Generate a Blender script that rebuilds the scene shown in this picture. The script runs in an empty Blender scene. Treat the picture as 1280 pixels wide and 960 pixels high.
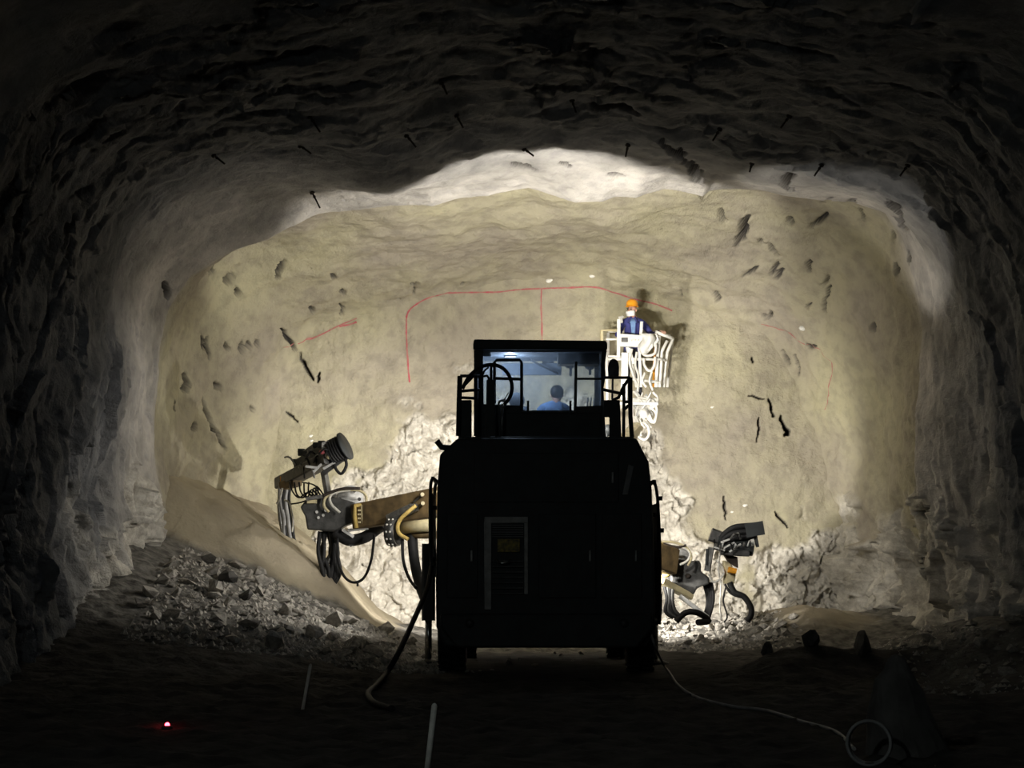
import bpy, bmesh, math, random
import numpy as np
from mathutils import Vector, Matrix
from mathutils.bvhtree import BVHTree

C = bpy.context.scene.collection
SC = bpy.context.scene
rnd = random.Random(7)
R = math.radians

# ------------------------------------------------------------------ camera, world, exposure
F = 2700.0                      # focal length in pixels of the 1280 px frame
CAMZ = 1.6
PITCH = math.atan(210.0 / F)
cam = bpy.data.objects.new('camera', bpy.data.cameras.new('camera'))
cam.location = (0, 0, CAMZ)
cam.rotation_euler = (math.pi / 2 + PITCH, 0, 0)
cam.data.sensor_width = 36.0
cam.data.lens = F / 1280.0 * 36.0
cam.data.clip_end = 200
C.objects.link(cam)
SC.camera = cam

world = bpy.data.worlds.new('underground')
SC.world = world
world.use_nodes = True
world.node_tree.nodes['Background'].inputs[0].default_value = (0.0, 0.0, 0.0, 1)
world.node_tree.nodes['Background'].inputs[1].default_value = 0.0

SC.view_settings.view_transform = 'Standard'
SC.view_settings.look = 'None'
SC.view_settings.gamma = 1.0
SC.view_settings.use_curve_mapping = False
SC.view_settings.exposure = 0.0

LAMP = dict(roof=450.0, band=1000.0, low=880.0, side=280.0, boom=230.0, ring=380.0, basket=190.0, cab=26.0, far=260.0)   # watts; band, ring and far feed added lamps
ROOF_TILT, ROOF_ANG = 0.5, 114


def ray(px, py):
    u, v = (px - 640) / F, -(py - 480) / F
    return Vector((u, math.cos(PITCH) - v * math.sin(PITCH), math.sin(PITCH) + v * math.cos(PITCH)))


def at(px, py, y):
    d = ray(px, py)
    return Vector((0, 0, CAMZ)) + d * (y / d.y)


# ------------------------------------------------------------------ noise
def _hash(ix, iy, iz, seed):
    h = (ix * 374761393 + iy * 668265263 + iz * 2147483647 + seed * 1274126177) & 0xffffffff
    h = ((h ^ (h >> 13)) * 1274126177) & 0xffffffff
    h = ((h ^ (h >> 16)) * 2246822519) & 0xffffffff
    return (h ^ (h >> 15)) & 0xffffffff


_G = np.array([[1, 1, 0], [-1, 1, 0], [1, -1, 0], [-1, -1, 0], [1, 0, 1], [-1, 0, 1], [1, 0, -1], [-1, 0, -1],
               [0, 1, 1], [0, -1, 1], [0, 1, -1], [0, -1, -1], [1, 1, 0], [-1, 1, 0], [0, -1, 1], [0, -1, -1]], float)


def perlin(p, seed=0):
    i = np.floor(p).astype(np.int64)
    f = p - i
    w = f * f * f * (f * (f * 6 - 15) + 10)
    out = np.zeros(len(p))
    for a in (0, 1):
        for b in (0, 1):
            for c in (0, 1):
                g = _G[_hash(i[:, 0] + a, i[:, 1] + b, i[:, 2] + c, seed) & 15]
                d = g[:, 0] * (f[:, 0] - a) + g[:, 1] * (f[:, 1] - b) + g[:, 2] * (f[:, 2] - c)
                wt = (w[:, 0] if a else 1 - w[:, 0]) * (w[:, 1] if b else 1 - w[:, 1]) * (w[:, 2] if c else 1 - w[:, 2])
                out += wt * d
    return out


def fbm(p, octs=4, seed=0, gain=0.5, lac=2.03):
    s, a, q = 0, 1.0, p.copy()
    for k in range(octs):
        s = s + a * perlin(q, seed + k * 17)
        q = q * lac
        a *= gain
    return s


def ridged(p, octs=3, seed=0, gain=0.5):
    s, a, q = 0, 1.0, p.copy()
    for k in range(octs):
        s = s + a * (1 - 2.2 * np.abs(perlin(q, seed + k * 31)))
        q = q * 2.07
        a *= gain
    return s


def facets(P, seed=0):
    """broken-rock facets: every Voronoi cell is a tilted plane"""
    i = np.floor(P).astype(np.int64)
    best = np.full(len(P), 1e9)
    out = np.zeros(len(P))
    for a in (-1, 0, 1):
        for b in (-1, 0, 1):
            for c in (-1, 0, 1):
                x, y, z = i[:, 0] + a, i[:, 1] + b, i[:, 2] + c
                h = [_hash(x, y, z, seed + 7 * k) / 4294967295.0 for k in range(7)]
                q = P - np.stack([x + h[0], y + h[1], z + h[2]], -1)
                d = (q * q).sum(1)
                v = (q[:, 0] * (h[3] - .5) + q[:, 1] * (h[4] - .5) + q[:, 2] * (h[5] - .5)) * 2.0 + (h[6] - .5) * 0.9
                m = d < best
                best = np.where(m, d, best)
                out = np.where(m, v, out)
    return out


def sstep(x, a, b):
    t = np.clip((x - a) / (b - a), 0, 1)
    return t * t * (3 - 2 * t)


# ------------------------------------------------------------------ materials
def nt(m):
    m.use_nodes = True
    t = m.node_tree
    return t, t.nodes['Principled BSDF']


def pmat(name, col, rough=0.6, metal=0.0, vary=0.25, scale=6.0, bump=0.15, bscale=40.0, dirt=None, spec=0.5):
    m = bpy.data.materials.new(name)
    t, b = nt(m)
    N, L = t.nodes, t.links
    b.inputs['Roughness'].default_value = rough
    b.inputs['Metallic'].default_value = metal
    b.inputs['Specular IOR Level'].default_value = spec
    tc = N.new('ShaderNodeTexCoord')
    n = N.new('ShaderNodeTexNoise')
    n.inputs['Scale'].default_value = scale
    n.inputs['Detail'].default_value = 6
    L.new(tc.outputs['Object'], n.inputs['Vector'])
    r = N.new('ShaderNodeValToRGB')
    d = dirt or tuple(c * (1 - vary) for c in col)
    r.color_ramp.elements[0].position = 0.35
    r.color_ramp.elements[1].position = 0.65
    r.color_ramp.elements[0].color = (*d, 1)
    r.color_ramp.elements[1].color = (*col, 1)
    L.new(n.outputs['Fac'], r.inputs['Fac'])
    L.new(r.outputs['Color'], b.inputs['Base Color'])
    if bump:
        n2 = N.new('ShaderNodeTexNoise')
        n2.inputs['Scale'].default_value = bscale
        n2.inputs['Detail'].default_value = 4
        L.new(tc.outputs['Object'], n2.inputs['Vector'])
        bp = N.new('ShaderNodeBump')
        bp.inputs['Strength'].default_value = bump
        bp.inputs['Distance'].default_value = 0.02
        L.new(n2.outputs['Fac'], bp.inputs['Height'])
        L.new(bp.outputs['Normal'], b.inputs['Normal'])
    return m


def shotcrete_mat():
    """sprayed concrete: pale grey on the finished rounds, ochre on the newest one, bare rock low down"""
    m = bpy.data.materials.new('shotcrete')
    t, b = nt(m)
    N, L = t.nodes, t.links
    b.inputs['Roughness'].default_value = 0.92
    b.inputs['Specular IOR Level'].default_value = 0.25
    geo = N.new('ShaderNodeNewGeometry')
    sep = N.new('ShaderNodeSeparateXYZ')
    L.new(geo.outputs['Position'], sep.inputs[0])

    def noise(scale, detail=6, rough=0.55):
        n = N.new('ShaderNodeTexNoise')
        n.inputs['Scale'].default_value = scale
        n.inputs['Detail'].default_value = detail
        n.inputs['Roughness'].default_value = rough
        L.new(geo.outputs['Position'], n.inputs['Vector'])
        return n.outputs['Fac']

    def ramp(src, p0, c0, p1, c1):
        r = N.new('ShaderNodeValToRGB')
        r.color_ramp.elements[0].position, r.color_ramp.elements[1].position = p0, p1
        r.color_ramp.elements[0].color, r.color_ramp.elements[1].color = (*c0, 1), (*c1, 1)
        L.new(src, r.inputs[0])
        return r.outputs[0]

    def mix(f, a, c, kind='MIX'):
        x = N.new('ShaderNodeMix')
        x.data_type = 'RGBA'
        x.blend_type = kind
        if isinstance(f, float):
            x.inputs[0].default_value = f
        else:
            L.new(f, x.inputs[0])
        L.new(a, x.inputs[6])
        L.new(c, x.inputs[7])
        return x.outputs[2]

    def rng(src, a, c):
        x = N.new('ShaderNodeMapRange')
        x.inputs[1].default_value, x.inputs[2].default_value = a, c
        L.new(src, x.inputs[0])
        return x.outputs[0]

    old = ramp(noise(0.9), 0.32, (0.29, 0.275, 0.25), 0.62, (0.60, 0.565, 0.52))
    new = ramp(noise(0.55), 0.35, (0.38, 0.34, 0.27), 0.66, (0.465, 0.43, 0.29))
    spots = ramp(noise(4.5, 8), 0.36, (0.82, 0.82, 0.84), 0.55, (1, 1, 1))
    rock = ramp(noise(5.5, 10, 0.7), 0.34, (0.38, 0.35, 0.30), 0.60, (0.70, 0.665, 0.59))
    near_grey = ramp(noise(0.8, 8), 0.32, (0.12, 0.122, 0.125), 0.68, (0.25, 0.252, 0.255))  # darker grey for the part of the tunnel towards the camera
    base = mix(rng(sep.outputs['Y'], 31.2, 33.0), near_grey, old)
    base = mix(rng(sep.outputs['Y'], 33.9, 34.5), base, new)
    base = mix(1.0, base, spots, 'MULTIPLY')
    # bare rock mask comes with the mesh: how far the spray coat is missing
    att = N.new('ShaderNodeAttribute')
    att.attribute_name = 'bare'
    base = mix(att.outputs['Fac'], base, rock)
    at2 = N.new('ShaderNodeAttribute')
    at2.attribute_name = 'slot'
    base = mix(at2.outputs['Fac'], base, ramp(noise(6), 0.3, (0.035, 0.032, 0.03), 0.7, (0.09, 0.08, 0.07)))  # grooves coloured near-black to paint in the shade of deep holes
    L.new(base, b.inputs['Base Color'])
    prev = None
    for sc_, dist, st in ((5.0, 0.10, 0.55), (22.0, 0.035, 0.6)):
        bp = N.new('ShaderNodeBump')
        bp.inputs['Strength'].default_value = st
        bp.inputs['Distance'].default_value = dist
        L.new(noise(sc_, 10, 0.62), bp.inputs['Height'])
        if prev:
            L.new(prev.outputs['Normal'], bp.inputs['Normal'])
        prev = bp
    L.new(prev.outputs['Normal'], b.inputs['Normal'])
    return m


def ground_mat():
    """dark wet muck, crushed rock where the mesh says 'rubble', sprayed concrete where it says 'spray'"""
    m = bpy.data.materials.new('tunnel_floor')
    t, b = nt(m)
    N, L = t.nodes, t.links
    b.inputs['Roughness'].default_value = 0.95
    b.inputs['Specular IOR Level'].default_value = 0.2
    geo = N.new('ShaderNodeNewGeometry')
    prev_c = None
    for att, sc, c0, c1 in ((None, 2.5, (0.035, 0.033, 0.03), (0.075, 0.07, 0.064)), ('rubble', 7.0, (0.08, 0.076, 0.07), (0.22, 0.21, 0.19)),
                            ('spray', 0.8, (0.30, 0.26, 0.195), (0.42, 0.37, 0.27))):
        n = N.new('ShaderNodeTexNoise')
        n.inputs['Scale'].default_value = sc
        n.inputs['Detail'].default_value = 8
        L.new(geo.outputs['Position'], n.inputs['Vector'])
        r = N.new('ShaderNodeValToRGB')
        r.color_ramp.elements[0].position, r.color_ramp.elements[1].position = 0.35, 0.65
        r.color_ramp.elements[0].color, r.color_ramp.elements[1].color = (*c0, 1), (*c1, 1)
        L.new(n.outputs['Fac'], r.inputs[0])
        if prev_c is None:
            prev_c = r.outputs[0]
            continue
        a = N.new('ShaderNodeAttribute')
        a.attribute_name = att
        x = N.new('ShaderNodeMix')
        x.data_type = 'RGBA'
        L.new(a.outputs['Fac'], x.inputs[0])
        L.new(prev_c, x.inputs[6])
        L.new(r.outputs[0], x.inputs[7])
        prev_c = x.outputs[2]
    L.new(prev_c, b.inputs['Base Color'])
    n = N.new('ShaderNodeTexNoise')
    n.inputs['Scale'].default_value = 14
    n.inputs['Detail'].default_value = 9
    L.new(geo.outputs['Position'], n.inputs['Vector'])
    bp = N.new('ShaderNodeBump')
    bp.inputs['Strength'].default_value = 0.6
    bp.inputs['Distance'].default_value = 0.04
    L.new(n.outputs['Fac'], bp.inputs['Height'])
    L.new(bp.outputs['Normal'], b.inputs['Normal'])
    return m


def glass_mat(name, tint, dust=0.12, dustcol=(0.6, 0.7, 0.85)):
    m = bpy.data.materials.new(name)
    t, b = nt(m)
    N, L = t.nodes, t.links
    N.remove(b)
    out = N['Material Output']
    tr = N.new('ShaderNodeBsdfTransparent')
    tr.inputs[0].default_value = (*tint, 1)
    gl = N.new('ShaderNodeBsdfGlossy')
    gl.inputs['Roughness'].default_value = 0.08
    df = N.new('ShaderNodeBsdfTranslucent')
    df.inputs[0].default_value = (*dustcol, 1)
    d2 = N.new('ShaderNodeBsdfDiffuse')
    d2.inputs[0].default_value = (*dustcol, 1)
    tc = N.new('ShaderNodeTexCoord')
    n = N.new('ShaderNodeTexNoise')
    n.inputs['Scale'].default_value = 3.5
    n.inputs['Detail'].default_value = 7
    L.new(tc.outputs['Object'], n.inputs['Vector'])
    mr = N.new('ShaderNodeMapRange')
    mr.inputs[1].default_value, mr.inputs[2].default_value = 0.3, 0.75
    mr.inputs[3].default_value, mr.inputs[4].default_value = dust * 0.3, dust * 1.7
    L.new(n.outputs['Fac'], mr.inputs[0])
    md = N.new('ShaderNodeMixShader')
    L.new(df.outputs[0], md.inputs[1])
    L.new(d2.outputs[0], md.inputs[2])
    m1 = N.new('ShaderNodeMixShader')
    m1.inputs[0].default_value = 0.06
    L.new(tr.outputs[0], m1.inputs[1])
    L.new(gl.outputs[0], m1.inputs[2])
    m2 = N.new('ShaderNodeMixShader')
    L.new(mr.outputs[0], m2.inputs[0])
    L.new(m1.outputs[0], m2.inputs[1])
    L.new(md.outputs[0], m2.inputs[2])
    L.new(m2.outputs[0], out.inputs[0])
    return m


def emat(name, col, strength):
    m = bpy.data.materials.new(name)
    t, b = nt(m)
    b.inputs['Base Color'].default_value = (*col, 1)
    b.inputs['Emission Color'].default_value = (*col, 1)
    b.inputs['Emission Strength'].default_value = strength
    n = t.nodes.new('ShaderNodeTexNoise')
    n.inputs['Scale'].default_value = 30
    mr = t.nodes.new('ShaderNodeMapRange')
    mr.inputs[3].default_value, mr.inputs[4].default_value = 0.1, 0.3
    t.links.new(n.outputs['Fac'], mr.inputs[0])
    t.links.new(mr.outputs[0], b.inputs['Roughness'])
    return m


M = dict(
    shot=shotcrete_mat(),
    ground=ground_mat(),
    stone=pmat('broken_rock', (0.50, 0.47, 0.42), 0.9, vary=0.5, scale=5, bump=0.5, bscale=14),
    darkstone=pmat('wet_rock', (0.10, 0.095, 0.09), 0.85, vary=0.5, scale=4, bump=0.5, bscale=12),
    black=pmat('grimy_black_paint', (0.035, 0.04, 0.042), 0.6, vary=0.4, scale=4, bump=0.1, bscale=30),
    steel=pmat('dull_steel', (0.30, 0.30, 0.29), 0.45, 0.8, vary=0.5, scale=9),
    darksteel=pmat('dark_steel', (0.09, 0.09, 0.088), 0.5, 0.4, vary=0.5, scale=9),
    chrome=pmat('worn_chrome', (0.7, 0.7, 0.68), 0.2, 1.0, vary=0.2, scale=20, bump=0.05),
    rubber=pmat('rubber', (0.018, 0.018, 0.019), 0.65, vary=0.3, scale=12, bump=0.2, spec=0.25),
    yellow=pmat('dusty_yellow_paint', (0.62, 0.36, 0.05), 0.55, vary=0.5, scale=7, dirt=(0.23, 0.16, 0.07)),
    amber=pmat('amber_paint', (0.85, 0.36, 0.02), 0.5, vary=0.3, scale=10),
    strap=pmat('pale_yellow_paint', (0.72, 0.52, 0.16), 0.55, vary=0.3, scale=10),
    brown=pmat('dark_yellow_paint', (0.17, 0.115, 0.05), 0.7, vary=0.55, scale=6),  # yellow paint in a darker, brown-olive tone
    cream=pmat('cream_paint', (0.62, 0.54, 0.33), 0.5, vary=0.3, scale=8),
    white=pmat('white_paint', (0.82, 0.81, 0.76), 0.5, vary=0.22, scale=8, bump=0.1),
    whitehose=pmat('pale_hose', (0.75, 0.73, 0.67), 0.6, vary=0.25, scale=14),
    grey=pmat('grey_paint', (0.30, 0.30, 0.30), 0.6, vary=0.35, scale=7),
    palegrey=pmat('pale_grey_paint', (0.55, 0.55, 0.54), 0.6, vary=0.35, scale=9),
    cabin=pmat('cab_lining', (0.22, 0.26, 0.32), 0.7, vary=0.3, scale=5),
    seat=pmat('seat_cloth', (0.06, 0.075, 0.10), 0.9, vary=0.3, scale=20),
    red=pmat('red_spray_paint', (0.46, 0.085, 0.11), 0.85, vary=0.35, scale=8, dirt=(0.40, 0.21, 0.17)),
    patch=pmat('fresh_white_lump', (0.9, 0.88, 0.82), 0.8, vary=0.15, scale=20),
    rust=pmat('rusty_bar', (0.05, 0.038, 0.03), 0.8, 0.2, vary=0.4, scale=20),
    skin=pmat('skin', (0.62, 0.36, 0.27), 0.55, vary=0.12, scale=15, bump=0.05),
    navy=pmat('navy_jacket', (0.045, 0.05, 0.22), 0.85, vary=0.3, scale=18),
    shirt=pmat('light_blue_shirt', (0.20, 0.34, 0.62), 0.85, vary=0.2, scale=20),
    trouser=pmat('dark_trousers', (0.05, 0.055, 0.075), 0.85, vary=0.3, scale=18),
    boot=pmat('black_boots', (0.02, 0.02, 0.02), 0.6, vary=0.3, scale=18),
    helmet=pmat('orange_helmet', (0.95, 0.38, 0.02), 0.35, vary=0.1, scale=10, bump=0.0),
    mask=pmat('white_mask', (0.88, 0.88, 0.86), 0.8, vary=0.08, scale=30),
    glove=pmat('white_glove', (0.85, 0.83, 0.78), 0.85, vary=0.15, scale=25),
    eye=pmat('dark_eye', (0.02, 0.015, 0.012), 0.3, vary=0.1, bump=0),
    hair=pmat('black_hair', (0.015, 0.013, 0.012), 0.6, vary=0.3, scale=40),
    pale_stake=pmat('whitewashed_wood', (0.9, 0.88, 0.82), 0.8, vary=0.25, scale=15),
    sign=pmat('yellow_label', (0.55, 0.42, 0.10), 0.6, vary=0.5, scale=22, dirt=(0.14, 0.12, 0.07)),
    glass=glass_mat('cab_glass', (0.90, 0.95, 1.0), 0.15),
    lens=emat('lamp_lens', (1.0, 0.95, 0.85), 60.0),
    cablens=emat('cab_lamp_lens', (0.85, 0.93, 1.0), 40.0),
    redlens=emat('red_lens', (1.0, 0.03, 0.05), 25.0),
)

# ------------------------------------------------------------------ mesh helpers
WLOC = {}


class MB:
    def __init__(self):
        self.v, self.f, self.sm = [], [], []

    def add(self, vs, fs, smooth=False):
        k = len(self.v)
        self.v += [tuple(p) for p in vs]
        self.f += [tuple(i + k for i in f) for f in fs]
        self.sm += [smooth] * len(fs)
        return self

    def box(self, lo, hi):
        (a, b, c), (d, e, g) = lo, hi
        return self.add([(a, b, c), (d, b, c), (d, e, c), (a, e, c), (a, b, g), (d, b, g), (d, e, g), (a, e, g)],
                        [(0, 3, 2, 1), (4, 5, 6, 7), (0, 1, 5, 4), (1, 2, 6, 5), (2, 3, 7, 6), (3, 0, 4, 7)])

    def bar(self, p, q, w, h, w2=None, h2=None, ch=0.15, up=(0, 0, 1)):
        """beam with chamfered rectangular section from p to q"""
        p, q = Vector(p), Vector(q)
        d = (q - p).normalized()
        u = Vector(up)
        if abs(d.dot(u)) > 0.98:
            u = Vector((0, 1, 0))
        s = d.cross(u).normalized()
        u = s.cross(d)
        vs = []
        for c, ww, hh in ((p, w, h), (q, w2 or w, h2 or h)):
            k = ch * min(ww, hh)
            for a, b in ((-ww / 2 + k, -hh / 2), (ww / 2 - k, -hh / 2), (ww / 2, -hh / 2 + k), (ww / 2, hh / 2 - k),
                         (ww / 2 - k, hh / 2), (-ww / 2 + k, hh / 2), (-ww / 2, hh / 2 - k), (-ww / 2, -hh / 2 + k)):
                vs.append(c + s * a + u * b)
        fs = [tuple(range(7, -1, -1)), tuple(range(8, 16))] + [(i, (i + 1) % 8, 8 + (i + 1) % 8, 8 + i) for i in range(8)]
        return self.add(vs, fs)

    def tube(self, pts, r, n=8, closed=False, curve=0, r_end=None):
        pts = [Vector(p) for p in pts]
        if curve:
            pts = spline(pts, curve, closed)
        m = len(pts)
        vs, fs = [], []
        prev = None
        for i, p in enumerate(pts):
            a = pts[(i - 1) % m] if (closed or i) else p
            b = pts[(i + 1) % m] if (closed or i < m - 1) else p
            d = (b - a).normalized()
            if prev is None:
                u = Vector((0, 0, 1)) if abs(d.z) < 0.9 else Vector((1, 0, 0))
            else:
                u = prev
            s = d.cross(u).normalized()
            u = s.cross(d).normalized()
            prev = u
            rr = r if r_end is None else r + (r_end - r) * i / (m - 1)
            for k in range(n):
                t = 2 * math.pi * k / n
                vs.append(p + s * math.cos(t) * rr + u * math.sin(t) * rr)
        for i in range(m if closed else m - 1):
            j = (i + 1) % m
            for k in range(n):
                l = (k + 1) % n
                fs.append((i * n + k, i * n + l, j * n + l, j * n + k))
        self.add(vs, fs, True)
        if not closed:
            self.add(vs[:n], [tuple(range(n - 1, -1, -1))])
            self.add(vs[-n:], [tuple(range(n))])
        return self

    def cyl(self, p, q, r, n=16, r2=None):
        return self.tube([p, q], r, n, r_end=r2)

    def lathe(self, p, axis, prof, n=20):
        """revolve (along, radius) pairs about axis from p"""
        p, d = Vector(p), Vector(axis).normalized()
        u = Vector((0, 0, 1)) if abs(d.z) < 0.9 else Vector((1, 0, 0))
        s = d.cross(u).normalized()
        u = s.cross(d)
        vs, fs = [], []
        for a, r in prof:
            for k in range(n):
                t = 2 * math.pi * k / n
                vs.append(p + d * a + (s * math.cos(t) + u * math.sin(t)) * max(r, 1e-4))
        for i in range(len(prof) - 1):
            for k in range(n):
                l = (k + 1) % n
                fs.append((i * n + k, i * n + l, (i + 1) * n + l, (i + 1) * n + k))
        return self.add(vs, fs, True)

    def prism(self, poly, y0, y1):
        """polygon in x-z, extruded along y"""
        n = len(poly)
        vs = [(x, y0, z) for x, z in poly] + [(x, y1, z) for x, z in poly]
        return self.add(vs, [tuple(range(n)), tuple(range(2 * n - 1, n - 1, -1))] +
                        [((i + 1) % n, i, n + i, n + (i + 1) % n) for i in range(n)])

    def ball(self, c, r, n=12, sc=(1, 1, 1)):
        c = Vector(c)
        vs, fs = [], []
        h = n // 2
        for i in range(h + 1):
            a = math.pi * i / h
            for k in range(n):
                t = 2 * math.pi * k / n
                vs.append((c.x + r * sc[0] * math.sin(a) * math.cos(t), c.y + r * sc[1] * math.sin(a) * math.sin(t),
                           c.z + r * sc[2] * math.cos(a)))
        for i in range(h):
            for k in range(n):
                l = (k + 1) % n
                fs.append((i * n + k, (i + 1) * n + k, (i + 1) * n + l, i * n + l))
        return self.add(vs, fs, True)

    def build(self, name, mat, parent=None, bevel=0.0, label=None):
        me = bpy.data.meshes.new(name)
        v = np.array(self.v, float)
        c = (v.min(0) + v.max(0)) / 2
        if parent is None:
            c[2] = v[:, 2].min()
        me.from_pydata([tuple(p) for p in v - c], [], self.f)
        me.polygons.foreach_set('use_smooth', self.sm)
        bm = bmesh.new()
        bm.from_mesh(me)
        bmesh.ops.remove_doubles(bm, verts=bm.verts, dist=1e-5)
        bmesh.ops.recalc_face_normals(bm, faces=bm.faces)
        bm.to_mesh(me)
        bm.free()
        me.materials.append(M[mat] if isinstance(mat, str) else mat)
        o = bpy.data.objects.new(name, me)
        C.objects.link(o)
        place(o, Vector(c), parent)
        if bevel:
            b = o.modifiers.new('bevel', 'BEVEL')
            b.width, b.segments, b.limit_method = bevel, 2, 'ANGLE'
        if label:
            o['label'] = label
        return o


def place(o, w, parent=None):
    WLOC[o.name] = Vector(w)
    if parent is not None:
        o.parent = parent
        o.location = Vector(w) - WLOC[parent.name]
    else:
        o.location = w


def spline(p, k=6, closed=False):
    n = len(p)
    out = []
    for i in range(n if closed else n - 1):
        if closed:
            a, b, c, d = p[(i - 1) % n], p[i], p[(i + 1) % n], p[(i + 2) % n]
        else:
            a, b, c, d = p[max(i - 1, 0)], p[i], p[i + 1], p[min(i + 2, n - 1)]
        for j in range(k):
            t = j / k
            out.append(0.5 * ((2 * b) + (c - a) * t + (2 * a - 5 * b + 4 * c - d) * t * t + (3 * b - a - 3 * c + d) * t ** 3))
    if not closed:
        out.append(p[-1])
    return out


def thing(name, label, cat, loc=(0, 0, 0), group=None):
    o = bpy.data.objects.new(name, None)
    o.empty_display_size = 0.2
    C.objects.link(o)
    place(o, loc)
    return tag(o, label, cat, group)


def tag(o, label, cat, group=None, kind=None):
    if label:
        o['label'] = label
    if cat:
        o['category'] = cat
    if group:
        o['group'] = group
    if kind:
        o['kind'] = kind
    return o


def sub(name, parent, loc):
    """an Empty that is a part of parent and carries sub-parts"""
    o = bpy.data.objects.new(name, None)
    o.empty_display_size = 0.1
    C.objects.link(o)
    place(o, loc, parent)
    return o


def spot(name, loc, target, watts, angle, blend, parent, col=(1.0, 0.95, 0.86), size=0.06):
    l = bpy.data.lights.new(name, 'SPOT')
    l.energy, l.spot_size, l.spot_blend, l.shadow_soft_size, l.color = watts, R(angle), blend, size, col
    o = bpy.data.objects.new(name, l)
    C.objects.link(o)
    o.rotation_euler = (Vector(target) - Vector(loc)).to_track_quat('-Z', 'Y').to_euler()
    place(o, loc, parent)
    return o

# ------------------------------------------------------------------ tunnel shell
CX, CZ = 0.28, 1.6               # axis the sections are measured from
TH = np.radians(np.linspace(-25, 205, 841))


def sec(pairs, blur=3.0):
    a = sorted((math.radians(t), r) for t, r in pairs)
    r = np.interp(TH, [p[0] for p in a], [p[1] for p in a])
    if blur:
        k = int(blur / (230 / 840.0))
        g = np.exp(-0.5 * (np.arange(-3 * k, 3 * k + 1) / max(k, 1)) ** 2)
        g /= g.sum()
        r = np.convolve(np.pad(r, 3 * k, mode='edge'), g, 'valid')
    return r


def sec_px(pts, y, blur=0.0):
    out = []
    for px, py in pts:
        w = at(px, py, y)
        t = math.degrees(math.atan2(w.z - CZ, w.x - CX))
        if t < -90:
            t += 360
        out.append((t, math.hypot(w.x - CX, w.z - CZ)))
    return sec(out, blur)


lip_px = [(1202, 830), (1200, 790), (1188, 735), (1168, 670), (1150, 625), (1141, 590), (1142, 520), (1148, 450), (1154, 412), (1140, 340), (1126, 290),
          (1108, 266), (1075, 256), (1030, 252), (984, 246), (961, 240), (920, 236), (885, 240), (878, 247), (860, 243),
          (830, 236), (812, 241), (795, 248), (768, 246), (752, 253), (720, 253), (700, 247), (680, 240), (660, 235),
          (640, 239), (610, 247), (570, 250), (540, 258), (500, 256), (450, 262), (400, 268), (360, 285), (335, 300),
          (290, 316), (240, 345), (212, 390), (202, 440), (196, 500), (194, 560), (200, 620), (190, 690), (160, 760)]
NEAR = sec([(-25, 6.3), (0, 6.7), (20, 7.1), (35, 7.5), (45, 7.6), (58, 6.9), (72, 6.4), (90, 6.25), (112, 6.35),
            (125, 6.9), (137, 7.5), (147, 7.3), (160, 6.8), (180, 6.5), (205, 6.1)])
Z30 = sec([(-25, 7.0), (0, 7.0), (18, 7.1), (32, 7.5), (42, 7.75), (56, 6.9), (72, 6.4), (90, 6.12), (112, 6.15),
           (125, 7.05), (137, 7.6), (147, 7.35), (157, 6.75), (165, 6.5), (180, 6.3), (205, 6.0)])
Z32 = sec([(-25, 7.1), (0, 6.95), (6, 6.85), (18, 6.95), (30, 7.25), (37, 7.6), (46, 7.4), (58, 6.6), (72, 6.2), (90, 5.95),
           (112, 5.85), (125, 7.0), (136, 7.5), (145, 7.4), (152, 6.9), (157, 6.45), (165, 6.35), (180, 6.15), (205, 6.0)], 2)
LIP = sec_px(lip_px, 34.0)
td = np.degrees(TH)
over = 0.55 * sstep(td, 40, 58) * (1 - sstep(td, 118, 140)) + 0.12 * sstep(td, 132, 150) * (1 - sstep(td, 160, 172)) \
    + 0.16 * (1 - sstep(td, 20, 35)) * sstep(td, -5, 8)
Z343 = LIP + over
Z36 = sec([(90, 5.75), (75, 5.85), (64, 6.3), (54, 6.9), (43, 7.2), (30, 6.75), (15, 6.3), (4, 6.35), (-5, 6.75), (-25, 6.9),
           (105, 5.75), (115, 5.95), (125, 6.6), (135, 7.2), (145, 6.9), (155, 6.35), (165, 6.05), (180, 5.9), (205, 5.9)])
Z373 = sec([(90, 5.39), (64, 5.75), (44, 6.4), (30, 6.2), (5, 5.95), (-8, 6.3), (-25, 6.4), (112, 5.45), (135, 6.4), (150, 5.95),
            (180, 5.45), (205, 5.5)])
Z385 = sec([(90, 5.0), (64, 5.2), (44, 5.75), (25, 5.6), (0, 5.5), (-25, 5.5), (112, 5.0), (135, 5.65), (155, 5.0),
            (180, 4.65), (205, 4.8)])
ST = [(-16, NEAR), (28, NEAR), (30, Z30), (32, Z32), (34.0, LIP), (34.25, Z343), (36, Z36), (37.3, Z373), (38.5, Z385),
      (39.5, Z385 * 0.86)]
sy = np.array([s[0] for s in ST])
sr = np.array([s[1] for s in ST])
YS = np.concatenate([np.arange(-16, 16, 1.0), np.arange(16, 23, 0.25), np.arange(23, 30, 0.05), np.arange(30, 39.45, 0.034)])


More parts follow.
